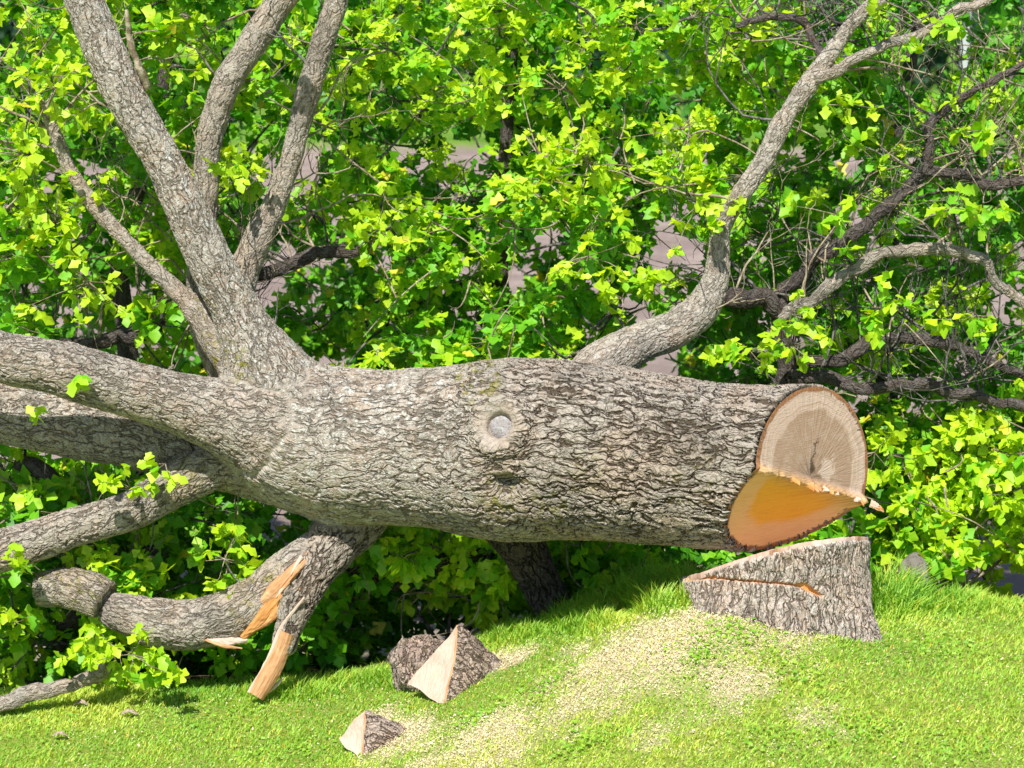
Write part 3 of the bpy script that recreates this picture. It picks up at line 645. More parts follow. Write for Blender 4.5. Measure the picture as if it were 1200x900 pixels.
# ------------------------------------------------------------------ stump
def stump():
    L = at(803, 690, .47); Rr = at(1009, 690, .47); cx = (L[0]+Rr[0])/2; R0 = (Rr[0]-L[0])/2; cy = .42; z0 = float(ground(cx, cy-R0))
    base = (cx, cy, z0); E = tag(empty('tree_stump', base), 'wide grey-barked stump with slanting pale sawn top under the felled trunk', 'stump')
    # top plane: through three seen points
    a_ = at(808, 671, cy-.1); b_ = at(1014, 633, cy+.02); f_ = at(905, 652, cy-R0*.97)
    n = np.cross(b_-a_, f_-a_); n /= np.linalg.norm(n); n = n if n[2] > 0 else -n; dpl = n@a_
    def topb(x, y): return .06*np.clip(1-((x-.12)/(R0*1.12))**2, 0, 1)-.02
    nth, nh = 420, 110; V = []; AT = []; RG = []; WD = []; zb = z0-.25; TP = []
    th = np.linspace(0, 2*np.pi, nth, endpoint=False); cs, sn = np.cos(th), np.sin(th)
    lob = 1+.03*np.sin(3*th+.5)+.02*np.sin(7*th+1)+.015*vnoise(np.stack([cs*5, sn*5, 0*th], -1))
    for ih in range(nh+1):
        t = ih/nh
        rtop = R0*lob
        ztop = (dpl-n[0]*(cx+rtop*cs)-n[1]*(cy+rtop*sn))/n[2]+topb(rtop*cs, rtop*sn)
        z = zb+(ztop-zb)*t; low = np.clip((z0+.36-z)/.36, 0, 1.4)
        fl = .02+.09*np.exp(-((np.angle(np.exp(1j*(th+.62))))/.30)**2)+.05*np.exp(-((np.angle(np.exp(1j*(th+2.4))))/.3)**2)+.05*np.exp(-((np.angle(np.exp(1j*(th+1.5))))/.25)**2)
        r = rtop+fl*low**1.6
        x, y = cx+r*cs, cy+r*sn; P = np.stack([x, y, z], -1); r = r+.012*fbm(P*9, 3)
        # saw kerf on the front
        ppx, ppy = proj(P); kl = np.interp(ppx, [803, 836, 940, 962], [676, 677, 686, 698]); kd_ = np.abs(ppy-kl); on = (sn < 0)*sstep(803, 808, ppx)*sstep(966, 955, ppx)
        wpx = np.interp(ppx, [803, 835, 930, 945, 964], [6, 2.2, 2.2, 5, 2]); g = (1-sstep(.6, 1.4, kd_/wpx))*on; r = r-g*.012
        V.append(np.stack([cx+r*cs, cy+r*sn, z], -1)); AT.append(np.stack([r*cs, r*sn, z], -1)); RG.append(.65*(1-g)*sstep(1.0, .95, t)*np.ones(nth)); WD.append(g)
    TP = V[-1]; V = np.array(V).reshape(-1, 3); AT = np.array(AT).reshape(-1, 3); I = np.arange((nh+1)*nth).reshape(nh+1, nth); J = np.roll(I, -1, axis=1)
    Fc = np.stack([I[:-1], J[:-1], J[1:], I[1:]], -1).reshape(-1, 4); nv = len(V)
    mesh('bark', V, Fc, M_STUMPB, E, dict(bark=AT*np.array([1.15, 1.15, 1.]), rough=np.array(RG).ravel(), lichen=np.full(nv, .8), moss=np.full(nv, .08), wood=np.array(WD).ravel()))
    # sawn top
    V = []; A = []; nr = 40; c = TP.mean(0)
    for ir in range(nr+1):
        q = ir/nr; p = c+(TP-c)*q*1.012; p[:, 2] = (dpl-n[0]*p[:, 0]-n[1]*p[:, 1])/n[2]+topb(p[:, 0]-cx, p[:, 1]-cy)+.004+.006*fbm(p*14, 3)+.004*(q > .95)*vnoise(p*60); V.append(p); A.append(np.stack([(p[:, 0]-c[0])/R0, (p[:, 1]-c[1])/R0, np.full(nth, q*.93)], -1))
    lip = V[-1].copy(); lip[:, 2] -= .035; lip[:, :2] = c[:2]+(lip[:, :2]-c[:2])*1.0; V.append(lip); A.append(A[-1])
    V = np.array(V).reshape(-1, 3); A = np.array(A).reshape(-1, 3); I = np.arange((nr+2)*nth).reshape(nr+2, nth); J = np.roll(I, -1, axis=1)
    mesh('sawn_top', V, np.stack([I[:-1], I[1:], J[1:], J[:-1]], -1).reshape(-1, 4), M_WOOD, E, dict(disc=A, notch=np.zeros(len(V)), splinter=np.zeros(len(V))))
    return cx, cy, R0
SX, SY, SR = stump()
# ------------------------------------------------------------------ notch wedges
def wedge(name, label, A, B, C, Dp, depthoff, amp, seed, back):
    """A apex, B left foot, C front foot, Dp right foot (pixels); flat pale face A-B-C, curved bark face A-C-D"""
    g = ghit(*C); g0 = g[1]
    pA = at(*A, g0+depthoff*.5); pB = at(*B, g0+depthoff*.55); pC = g+np.array([0, 0, -.02]); pD = at(*Dp, g0+depthoff)
    pB[2] -= .03; pD[2] -= .03
    E = tag(empty(name, tuple(pC)), label, 'wood wedge')
    def patch(a, b, c, n, bul, nm, mat, at_=None):
        V = []; U = []; idx = {}; nrm = np.cross(b-a, c-a); nrm /= np.linalg.norm(nrm)
        if nrm@(pA+pB+pC+pD-4*(a+b+c)/3)/4 > 0: nrm = -nrm
        for i in range(n+1):
            for j in range(n+1-i):
                u, v = i/n, j/n; w = 1-u-v; p = a*w+b*u+c*v; e = min(u, v, w)
                p = p+nrm*(bul*(1-(1-min(1, 3*e))**2)); p = p+np.array([float(fbm(p*9+k*3.3+seed, 3)) for k in range(3)])*.02; idx[i, j] = len(V); V.append(p); U.append(((p-a)@(np.cross(nrm, c-a)/np.linalg.norm(c-a)), (p-a)@nrm, (p-a)@((c-a)/np.linalg.norm(c-a)))); 
        T = []
        for i in range(n):
            for j in range(n-i):
                T.append((idx[i, j], idx[i+1, j], idx[i, j+1]))
                if j < n-i-1: T.append((idx[i+1, j], idx[i+1, j+1], idx[i, j+1]))
        T = np.array(T); nn = np.cross(V[T[0, 1]]-V[T[0, 0]], V[T[0, 2]]-V[T[0, 0]])
        if nn@nrm < 0: T = T[:, ::-1]
        nv = len(V); V = np.array(V); U = np.array(U)
        edge = np.ones(nv)*.9
        return mesh(nm, V, T, mat, E, dict(bark=U*1.5+seed, rough=edge, lichen=np.full(nv, .3), moss=np.zeros(nv), wood=np.zeros(nv)), smooth=True)
    patch(pA, pB, pC, 14, -.012, 'cut_face', M_PALE)
    patch(pA, pC, pD, 70, amp, 'bark', M_CHUNKB)
    patch(pA, pB, pD, 20, .0, 'back_face', M_PALE)
    patch(pB, pC, pD, 6, .0, 'under_face', M_PALE)
    # bright rim of sapwood along the ridge
    P = np.array([pA*(1-t)+pC*t for t in np.linspace(0, 1, 14)]); P = np.array([p+np.array([float(fbm(p*9+k*3.3+seed, 3)) for k in range(3)])*.02 for p in P]); V, Fc, BKc = tube(P, np.full(14, .008)*np.array([.5]+[1]*12+[.6]), 6)
    mesh('ridge', V, quads_to_tris(Fc), M_TORN, E, dict(bark=BKc+seed))
    return E
wedge('wood_wedge', 'larger pale wood wedge with bark, standing left of the stump', (538, 731), (479, 795), (521, 824), (604, 786), .42, .045, 2., None)
wedge('wood_wedge', 'smaller pale wood wedge in the grass below the larger one', (428, 833), (396, 859), (424, 889), (482, 852), .3, .04, 5., None)
def lump_obj(name, px, py, rx, ry, rz, mat, label, cat, seed, amp=.35, sub=5, yoff=0, sink=.3):
    g = ghit(px, py) if yoff == 0 else None
    if g is None: x = at(px, py, yoff)[0]; g = np.array([x, yoff, float(ground(x, yoff))])
    bm = bmesh.new(); bmesh.ops.create_icosphere(bm, subdivisions=sub, radius=1)
    V = np.array([v.co[:] for v in bm.verts]); Fc = np.array([[v.index for v in f.verts] for f in bm.faces]); bm.free()
    d = 1+amp*fbm(V*1.5+seed, 2)+.25*amp*fbm(V*6+seed, 3)+.12*amp*fbm(V*18+seed, 2); V = V*d[:, None]*np.array([rx, ry, rz]); V[:, 2] += rz*(1-sink*2)
    nv = len(V)
    return tag(mesh(name, V+g, Fc, mat, None, dict(bark=V*1.3+seed, rough=np.full(nv, .9), lichen=np.zeros(nv), moss=np.full(nv, .1), wood=np.zeros(nv)), base=g), label, cat)
lump_obj('bark_chunk', 496, 800, .17, .15, .155, M_CHUNKB, 'rough grey-brown chunk of bark and wood behind the larger pale wedge', 'bark chunk', 4.2, .4, 6, yoff=.7, sink=.2)
lump_obj('stone', 1070, 690, .09, .1, .13, M_STONE, 'grey stone half hidden by the bush right of the stump', 'stone', 8.1, .35, 4, yoff=1.25, sink=0)
for (x, y, lb, s) in [(152, 842, 'pale curled dead leaf lying in the grass at left', .035), (70, 868, 'brownish dead leaf flat in the grass at far left', .03), (95, 831, 'pale dry leaf at the shaded lawn edge on the left', .03)]:
    g = ghit(x, y); V = []; T = []
    for i in range(9):
        for j in range(5):
            u = i/8-.5; v = j/4-.5; wv = math.sqrt(max(.05, 1-4*u*u)); V.append(g+np.array([u*s*3, v*s*1.6*wv, .028+.012*math.cos(5*u)+.02*v*v+.012*random.random()]))
    for i in range(8):
        for j in range(4): a = i*5+j; T.append((a, a+5, a+6, a+1))
    o = tag(mesh('dead_leaf', V, T, M_LITTER, None, base=g), lb, 'dead leaf'); m_ = o.modifiers.new('thickness', 'SOLIDIFY'); m_.thickness = .002
# ------------------------------------------------------------------ leaves
def leaf_shape(prof, droop=.22, fold=.35, ang=0.):
    V = []; T = []
    for (t, w) in prof:
        z = -droop*t*t
        V += [(t, 0, z), (t-.04*w, w, z+fold*w*.5), (t-.04*w, -w, z+fold*w*.5)]
    for i in range(len(prof)-1):
        a = 3*i; b = a+3
        T += [(a, b, b+1), (a, b+1, a+1), (a, b+2, b), (a, a+2, b+2)]
    return np.array(V, float), np.array(T)
PROF = [[(0, .03), (.26, .2), (.4, .15), (.62, .37), (.75, .24), (1., .08)],
        [(0, .03), (.2, .17), (.44, .33), (.55, .2), (.8, .33), (1., .06)],
        [(0, .04), (.18, .26), (.3, .17), (.5, .42), (.68, .26), (1., .05)]]
LEAVES = [leaf_shape(p) for p in PROF]; LEAVES[1] = leaf_shape(PROF[1], .55, .6); LEAVES[2] = leaf_shape(PROF[2], -.1, .2)
SIMPLE = leaf_shape([(0, .04), (.28, .28), (.45, .15), (.78, .34)], .25, .4)
SIMPLER = leaf_shape([(0, .06), (.3, .3), (.48, .17), (.85, .3)], .25, .4)
def norm(a): return a/np.maximum(np.linalg.norm(a, axis=-1, keepdims=True), 1e-9)
class Foliage:
    def __init__(s): s.pos = []; s.dir = []; s.size = []; s.tint = []; s.tw = []
    def sprig(s, p, out, tint, size=1., n=None):
        size = size*(1.3 if p[1] > 4.2 else 1.1 if p[1] > 3.2 else 1.)
        n = n or (random.randint(6, 8) if p[1] < 3.2 else random.randint(3, 5)); out = np.asarray(out, float); out = out/np.linalg.norm(out)
        e = np.cross(out, [0.3, .1, 1]); e /= np.linalg.norm(e); f_ = np.cross(out, e); a0 = random.random()*6.28
        for i in range(n):
            a = a0+i*2.4; sp = random.uniform(.55, 1.15); d = out*random.uniform(.15, .8)+(e*math.cos(a)+f_*math.sin(a))*sp; d[2] -= random.uniform(.05, .55)
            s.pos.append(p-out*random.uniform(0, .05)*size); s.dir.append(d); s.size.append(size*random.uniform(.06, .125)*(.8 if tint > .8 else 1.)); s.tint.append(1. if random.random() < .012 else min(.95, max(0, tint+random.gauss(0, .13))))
    def build(s, parent, mat=M_LEAF, near_y=3.2, objs=280, name='foliage', simple=False):
        if not s.pos: return
        P = np.array(s.pos); X = norm(np.array(s.dir)); n = len(P); sz = np.array(s.size); ti = np.array(s.tint)
        upv = norm(np.array([SUN*.35+np.array([0, -.1, .6])])+rng.normal(0, .55, (n, 3))); Yv = norm(np.cross(upv, X)); Z = np.cross(X, Yv)
        px, py = proj(P); dep = (P-CAM)@FWD; seen = (px > 5) & (px < 1195) & (py > 5) & (py < 895)
        big = np.where(seen, sz*F_PX/dep, 0)-dep*1.2
        order = np.argsort(-np.where(seen, -P[:, 1]*2+sz*4, -99)); pick = order[:objs] if objs else np.array([], int)
        ism = np.zeros(n, bool); ism[pick] = True
        ism &= seen
        # single leaves as parts
        cache = {}
        for i in np.nonzero(ism)[0]:
            k = (i % 3, int(min(5, ti[i]*6)))
            if k not in cache:
                Lv, Lt = LEAVES[k[0]]; cache[k] = None
                o = mesh('leaf', Lv, Lt, mat, None, dict(tint=np.full(len(Lv), (k[1]+.5)/6)), smooth=True); cache[k] = o.data; bpy.data.objects.remove(o)
            o = bpy.data.objects.new('leaf', cache[k]); COL.objects.link(o); o.parent = parent
            M = np.eye(4); M[:3, 0] = X[i]*sz[i]; M[:3, 1] = Yv[i]*sz[i]; M[:3, 2] = Z[i]*sz[i]; M[:3, 3] = P[i]-np.array(parent.location)
            o.matrix_local = Matrix(M.tolist())
        VV = []; FF = []; TT = []; off = 0
        groups = [(LEAVES[k], (~ism) & (np.arange(n) % 3 == k) & (P[:, 1] < near_y) & (not simple)) for k in range(3)]+[(SIMPLE, (~ism) & (P[:, 1] >= near_y) & (P[:, 1] < 4.3) & (not simple)), (SIMPLER, (~ism) & (((P[:, 1] >= near_y) & (P[:, 1] >= 4.3)) | simple))]
        for (Lv, Lt), m in groups:
            c = int(m.sum())
            if not c: continue
            q = Lv[None]*sz[m][:, None, None]; v = q[..., :1]*X[m][:, None]+q[..., 1:2]*Yv[m][:, None]+q[..., 2:]*Z[m][:, None]+P[m][:, None]
            v = v.reshape(-1, 3); f_ = (Lt[None]+np.arange(c)[:, None, None]*len(Lv)).reshape(-1, 3)+off; off += len(v)
            VV.append(v); FF.append(f_); TT.append(np.repeat(ti[m], len(Lv)))
        if VV: tag(mesh(name, np.concatenate(VV), np.concatenate(FF), mat, parent, dict(tint=np.concatenate(TT))), kind='stuff')
class Twigs:
    def __init__(s): s.V = []; s.F = []; s.n = 0
    def add(s, P, R, sides=4):
        P = np.asarray(P); R = np.asarray(R); d = np.gradient(P, axis=0); T = norm(d); e = np.cross(T[0], [.31, .2, 1.]); e /= np.linalg.norm(e)
        E = e[None]-T*(T@e)[:, None]; E = norm(E); G = np.cross(T, E); th = np.arange(sides)*2*np.pi/sides
        V = P[:, None]+(E[:, None]*np.cos(th)[None, :, None]+G[:, None]*np.sin(th)[None, :, None])*R[:, None, None]
        n = len(P); I = np.arange(n*sides).reshape(n, sides)+s.n; J = np.roll(I, -1, axis=1)
        s.V.append(V.reshape(-1, 3)); s.F.append(np.stack([I[:-1], J[:-1], J[1:], I[1:]], -1).reshape(-1, 4)); s.n += n*sides
    def build(s, name, mat, parent):
        if s.V: return tag(mesh(name, np.concatenate(s.V), np.concatenate(s.F), mat, parent), kind='stuff')
# gaps (photo pixels) where the bare ground beyond shows
GAPS = [(325, 215, 34, 45), (318, 330, 26, 34), (365, 195, 22, 30), (395, 250, 24, 20), (470, 170, 30, 26), (525, 85, 18, 12), (480, 200, 16, 20), (560, 262, 26, 14), (640, 275, 34, 30), (735, 232, 22, 14), (620, 290, 22, 18), (790, 290, 44, 34), (700, 330, 30, 30), (745, 360, 32, 22), (590, 330, 22, 20),
        (415, 355, 20, 16), (300, 180, 20, 12), (1165, 150, 34, 34), (1080, 70, 34, 40), (1130, 45, 22, 38), (12, 42, 20, 26), (1070, 480, 16, 22), (700, 395, 30, 18), (540, 300, 20, 20), (120, 120, 22, 20), (520, 240, 24, 10), (1150, 20, 20, 20), (1180, 180, 26, 22), (450, 300, 22, 22), (370, 345, 26, 14), (490, 40, 16, 26)]
def ingap(px, py, grow=1.0):
    for gx, gy, a, b in GAPS:
        if ((px-gx)/(a*grow))**2+((py-gy)/(b*grow))**2 < 1: return True
    return False
SP = np.concatenate([c.P[3:] for c in CH.values() if c.name != 'trunk']+[px_path(p)[0] for _, p, _ in BR])
def crown(root, zones, skel, leafparts, twmat=M_TWIG, simple=False, branchmat=M_BRANCH, sprigs=(11, 17), near_y=2.0, gapgrow=.8):
    """zones: (x0,y0,x1,y1,Y0,Y1,count,tint lo,tint hi). Clumps are hung on a grown skeleton."""
    fo = Foliage(); tw = Twigs(); br = Twigs(); C = []
    for (x0, y0, x1, y1, Ya, Yb, cnt, ta, tb) in zones:
        k = 0; tries = 0
        while k < cnt and tries < cnt*12:
            tries += 1
            px, py, Y = random.uniform(x0, x1), random.uniform(y0, y1), random.uniform(Ya, Yb)
            if ingap(px, py, gapgrow): continue
            p = at(px, py, Y)
            if p[2] < float(ground(p[0], p[1]))+.05: continue
            C.append((p, random.uniform(ta, tb), px, py)); k += 1
    nodes = skel.copy(); order = np.argsort([np.min(np.linalg.norm(nodes-c[0], axis=1)) for c in C])
    for oi in order:
        p, ti, px, py = C[oi]; d = np.linalg.norm(nodes-p, axis=1)+1.2*np.maximum(0, nodes[:, 1]*0+nodes[:, 2]-p[2])*.3; j = int(d.argmin()); a = nodes[j]; L = np.linalg.norm(p-a)
        t = np.linspace(0, 1, 8)[:, None]; w = rng.normal(0, .06*L+.01, 3); w2 = rng.normal(0, .04*L+.005, 3)
        path = a+(p-a)*t+np.sin(t*np.pi)*w+np.sin(t*np.pi*2)*w2+np.array([0, 0, -1.])*np.sin(t*np.pi)*.08*L
        r0 = min(.024, .006+.013*L); br.add(path, np.linspace(r0, .003, 8), 6); nodes = np.vstack([nodes, path[3:]])
        rad = random.uniform(.15, .3)
        for _ in range(random.randint(*sprigs)):
            u = rng.normal(0, 1, 3); u /= np.linalg.norm(u); u *= np.array([1, .9, .75]); q = p+u*rad*random.uniform(.35, 1)**.6
            qx, qy = proj(q)
            if ingap(float(qx[0]), float(qy[0]), .55): continue
            if q[2] < float(ground(q[0], q[1]))+.02: continue
            mid = (p+q)/2+rng.normal(0, .02, 3); out = u+np.array([0, -.25, .15])
            if random.random() < .55: tw.add([p, mid, q], [.0035, .0025, .0015], 3)
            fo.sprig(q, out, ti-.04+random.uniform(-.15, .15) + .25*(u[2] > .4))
    # loose bare twigs
    for _ in range(int(len(C)*.8)):
        p, ti, px, py = random.choice(C); L = random.uniform(.2, .8); p = p+np.array([0, -.22, 0]); d = rng.normal(0, 1, 3); d /= np.linalg.norm(d); t = np.linspace(0, 1, 7)[:, None]
        path = p+d*L*t+np.sin(t*3.1)*rng.normal(0, .06, 3)
        if path[:, 2].min() > -.8 and path[:, 1].min() > 1.35: tw.add(path, np.linspace(.007, .0025, 7), 4)
    fo.build(root, objs=leafparts, simple=simple, near_y=near_y); tw.build('twigs', M_TWIG, root); br.build('small_branches', branchmat, root)
    return fo
def bare_twigs():
    """angular leafless twigs growing off the felled tree's branches"""
    dk, pl_ = Twigs(), Twigs(); src = [(P, R, 5) for P, R, m in BRP[1:]]+[(CH[k].P, CH[k].R, 4) for k in ('limb_m', 'limb_c', 'limb_c2', 'limb_d', 'limb_e')]+[(CH[k].P, CH[k].R, 3) for k in ('limb_b2', 'limb_g')]
    def grow(p, d, L, r, lv, tw):
        n = 7; pts = [p]
        for i in range(n):
            d = d+rng.normal(0, .22, 3)+np.array([0, .02, .05]); d /= np.linalg.norm(d); p = p+d*L/n; pts.append(p)
            if lv and i > 1 and random.random() < .5: grow(p, d+rng.normal(0, .7, 3), L*random.uniform(.35, .7), r*.55, lv-1, tw)
        pts = np.array(pts)
        if pts[:, 1].min() > 1.25: tw.add(pts, np.linspace(r, r*.35, n+1), 5 if r > .005 else 3)
    for P, R, c in src:
        right = P[:, 0].mean() > .6
        for _ in range(c*(4 if right else 3)):
            i = random.randrange(4, len(P)-1); d = rng.normal(0, 1, 3)*np.array([1, .45, 1]); d[2] = abs(d[2])*.8; d[1] = abs(d[1]); d /= np.linalg.norm(d)
            grow(P[i], d, random.uniform(.25, .95), min(R[i]*.5, random.uniform(.005, .012)), 2, dk if random.random() < (.7 if right else .4) else pl_)
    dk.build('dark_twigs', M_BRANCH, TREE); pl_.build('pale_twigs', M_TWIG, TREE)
bare_twigs()
def manual(fo, tw, items, anchor=None):
    for (px, py, Y, n, spread, ti) in items:
        c = at(px, py, Y)
        for _ in range(n):
            q = c+rng.normal(0, spread*mpx(c)*.6, 3)*np.array([1, .6, .8]); fo.sprig(q, rng.normal(0, 1, 3)+np.array([0, -.6, .3]), ti+random.uniform(-.1, .1), .95)
            tw.add([c+np.array([0, .12, -.02]), (c+q)/2+rng.normal(0, .01, 3), q], [.004, .003, .002], 3)
# the felled tree's own crown
def felled_crown():
    # hand-placed clusters in front of or close against the trunk and limbs
    fo = Foliage(); tw = Twigs()
    manual(fo, tw, [(150, 575, .85, 6, 34, .9), (190, 545, .9, 3, 20, .85), (40, 485, .75, 1, 5, .8), (95, 452, .7, 1, 5, .8), (20, 650, .8, 4, 22, .85), (150, 770, .65, 10, 45, .95), (110, 755, .7, 8, 30, .9), (185, 785, .7, 6, 25, .8),
                    (930, 405, 1.5, 6, 30, .9), (880, 410, 1.5, 5, 30, .85), (850, 425, 1.5, 5, 26, .8), (930, 370, 1.5, 4, 24, .85), (450, 95+330, 1.5, 3, 18, .9), (270, 700, .95, 1, 8, 1.), (60, 100, 1.3, 14, 50, 1.), (30, 180, 1.3, 16, 50, .95), (60, 260, 1.4, 16, 50, .95), (100, 330, 1.4, 12, 45, .9),
                    (270, 200, 1.6, 8, 40, .9), (440, 270, 1.6, 8, 40, .9), (690, 190, 1.5, 12, 60, 1.), (640, 210, 1.6, 10, 50, .95), (820, 240, 1.6, 7, 40, 1.), (440, 410, 1.7, 4, 26, .95), (690, 300, 1.5, 8, 50, .97), (580, 100, 1.5, 10, 40, .95), (120, 20, 1.8, 8, 40, .8), (262, -95, .95, 9, 40, .8), (380, -105, 1.0, 8, 30, .8), (225, 80, 1.2, 3, 22, .9), (800, 150, 1.6, 10, 50, .97), (842, 250, 1.45, 2, 14, .9), (770, 330, 1.8, 6, 36, .85), (730, 350, 1.8, 5, 34, .8), (1010, 170, 1.9, 5, 30, .8), (1110, 250, 1.5, 4, 30, .8), (1060, 350, 1.5, 4, 30, .75), (980, 250, 1.6, 5, 36, .7), (1150, 370, 1.4, 7, 44, .75), (1010, 380, 1.5, 5, 34, .7), (1120, 150, 1.5, 6, 40, .75), (990, 120, 1.6, 5, 36, .8), (1090, 30, 1.7, 6, 40, .8), (1170, 270, 1.5, 3, 26, .7)])
    crown(TREE, [
        (-80, -60, 260, 440, 1.7, 3.2, 80, .45, .95), (-80, 560, 420, 820, 1.35, 3.0, 85, .2, .7), (-80, 640, 300, 800, 1.1, 1.6, 12, .6, 1.), (-80, 440, 140, 620, 1.9, 3.2, 20, .3, .7),
        (380, 250, 700, 470, 2.0, 3.2, 46, .35, .9), (380, -60, 900, 260, 2.2, 3.4, 80, .6, 1.), (860, -60, 1260, 500, 2.3, 3.4, 75, .2, .7),
        (640, 220, 880, 390, 2.2, 3.2, 14, .4, .8), (860, 60, 1240, 480, 2.15, 2.8, 20, .5, .9), (440, 600, 760, 700, 1.3, 2.4, 34, .55, .95), (180, -60, 440, 300, 2.2, 3.2, 32, .4, .9)], SP, 0)
    fo.build(TREE, objs=300, name='front_foliage'); tw.build('front_twigs', M_TWIG, TREE)
felled_crown()
# standing trees and bushes behind the felled one
def standing(name, cat, label, px, Y, zones, trunk_px, r, leafparts, group=None, simple=False, sprigs=(12, 18)):
    x = at(px, 450, Y)[0]; z = float(ground(x, Y)); E = tag(empty(name, (x, Y, z)), label, cat, group)
    A = [[x, Y, z-.1, r*1.3]]+[[*at(a, b, Y+c), r*q] for a, b, c, q in trunk_px]; A = catmull(A, 8)
    tube_obj('trunk', A[:, :3], A[:, 3], M_BARK_SHADED, E, 12, .35, .4, .2, seed=px*.01)
    crown(E, zones, A[6:, :3], leafparts, simple=simple, sprigs=sprigs, near_y=2.0)
    return E
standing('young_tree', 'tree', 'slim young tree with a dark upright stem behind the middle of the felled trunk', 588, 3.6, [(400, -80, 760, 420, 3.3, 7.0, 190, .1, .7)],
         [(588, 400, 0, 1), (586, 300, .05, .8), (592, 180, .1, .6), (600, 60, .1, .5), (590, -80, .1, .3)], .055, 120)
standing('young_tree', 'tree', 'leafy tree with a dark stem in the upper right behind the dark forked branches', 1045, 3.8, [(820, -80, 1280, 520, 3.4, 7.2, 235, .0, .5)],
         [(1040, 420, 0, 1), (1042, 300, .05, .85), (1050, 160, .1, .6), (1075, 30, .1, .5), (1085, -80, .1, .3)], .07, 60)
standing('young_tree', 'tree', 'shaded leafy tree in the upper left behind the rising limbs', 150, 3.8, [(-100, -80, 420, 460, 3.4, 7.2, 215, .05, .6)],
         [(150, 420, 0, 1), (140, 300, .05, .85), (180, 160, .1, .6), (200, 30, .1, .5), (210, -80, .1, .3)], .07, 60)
def bush(label, px, Y, zones, parts=300, sprigs=(12, 18)):
    x = at(px, 450, Y)[0]; z = float(ground(x, Y)); E = tag(empty('bush', (x, Y, z)), label, 'bush')
    sk = []
    for k in range(9):
        a = random.uniform(-.9, .9); t = np.linspace(0, 1, 8)[:, None]; tip = np.array([a, random.uniform(-.3, .4), random.uniform(.4, .9)]); path = np.array([x, Y, z])+tip*t+np.sin(t*3.1)*rng.normal(0, .06, 3)
        V, Fc, BKc = tube(path, np.linspace(.016, .005, 8), 6); mesh('stem', V, quads_to_tris(Fc), M_TWIG, E); sk.append(path)
    crown(E, zones, np.concatenate(sk), parts, sprigs=sprigs); return E
bush('bright yellow-green leafy bush right of the stump at the lawn edge', 1120, 1.7, [(1020, 500, 1290, 690, 1.25, 2.1, 34, .75, 1.), (1010, 480, 1290, 640, 2.1, 3.6, 50, .3, .7), (880, 560, 1080, 690, 1.7, 3., 22, .3, .8)])
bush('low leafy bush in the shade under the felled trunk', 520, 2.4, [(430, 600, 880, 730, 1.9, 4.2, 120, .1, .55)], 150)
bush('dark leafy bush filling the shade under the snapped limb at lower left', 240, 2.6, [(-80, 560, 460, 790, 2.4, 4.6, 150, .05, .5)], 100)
# ------------------------------------------------------------------ far setting
def far_tree(x, y, h, w, label, seed, tintb):
    z = float(ground(x, y)); E = tag(empty('far_tree', (x, y, z)), label, 'tree', None)
    t = np.linspace(0, 1, 8)[:, None]; P = np.array([x, y, z])+np.array([rng.normal(0, .3), 0, h*.75])*t; tube_obj('trunk', P, np.linspace(.4, .08, 8), M_BARK_SHADED, E, 10, .3, .2, .1, seed)
    fo = Foliage()
    for k in range(42):
        c = np.array([x, y, z+h*.55])+norm(rng.normal(0, 1, 3))*np.array([w, w*.7, h*.5])*random.uniform(.3, 1)
        c[2] = max(c[2], z+.6)
        for _ in range(20):
            q = c+rng.normal(0, .55, 3); fo.pos.append(q); fo.dir.append(rng.normal(0, 1, 3)); fo.size.append(random.uniform(.4, .75)); fo.tint.append(np.clip(tintb+random.gauss(0, .2), 0, .95))
    fo.build(E, M_FAR, objs=0, simple=True, name='crown')
fl = ['far shaded tree at the left end of the distant tree line', 'second far tree from the left beyond the bare ground', 'third far tree from the left beyond the bare ground', 'far tree directly behind the middle of the picture', 'far tree beyond the upper middle, right of the central one', 'tall far tree behind the upper right', 'bluish far tree beside the white post', 'far tree at the right end of the distant tree line']
for i, xx in enumerate([-17, -12.5, -8, -3, 2.5, 8, 12.5, 17.5]): far_tree(xx, 60+random.uniform(-2, 4), 5.5+random.uniform(-1, 1), 3.0, fl[i], i*1.3, .3)
def farhit(px, py, z=-2.15):
    d = ray(px, py); return CAM+d*((z-CAM[2])/d[2])
def box_obj(name, c, s, mat, bevel=.01):
    bm = bmesh.new(); bmesh.ops.create_cube(bm, size=1); bmesh.ops.scale(bm, vec=s, verts=bm.verts); bmesh.ops.bevel(bm, geom=bm.edges, offset=bevel, segments=1, affect='EDGES')
    me = bpy.data.meshes.new(name); bm.to_mesh(me); bm.free(); me.materials.append(mat); o = bpy.data.objects.new(name, me); o.location = c; COL.objects.link(o); return o
a = N('white_paint'); a.set(a.b.inputs['Base Color'], a.mix(a.noise(a.n('TexCoord').outputs['Object'], 9, 4).outputs[0], (.5, .54, .54), (.42, .46, .47))); a.rough(.5); M_WHITE = a.m
p = farhit(1130, 76); p[1] = min(p[1], 56.0); p[0] = at(1130, 76, p[1])[0]; g = -2.15; tag(box_obj('white_post', (p[0], p[1], g+1.6), (.24, .24, 3.2), M_WHITE), 'tall white post in the distance near the top right corner', 'post')
a = N('blue_grey_wall'); a.set(a.b.inputs['Base Color'], a.mix(a.noise(a.n('TexCoord').outputs['Object'], 3, 4).outputs[0], (.42, .5, .6), (.5, .57, .66))); a.rough(.7); M_BG = a.m
p = at(5, 50, 64); g = float(ground(p[0], 64)); SH = tag(empty('shed', (p[0], 64, g)), 'pale blue-grey shed far away in the top left corner', 'shed')
def child(o): o.parent = SH; o.location = Vector(o.location)-SH.location; return o
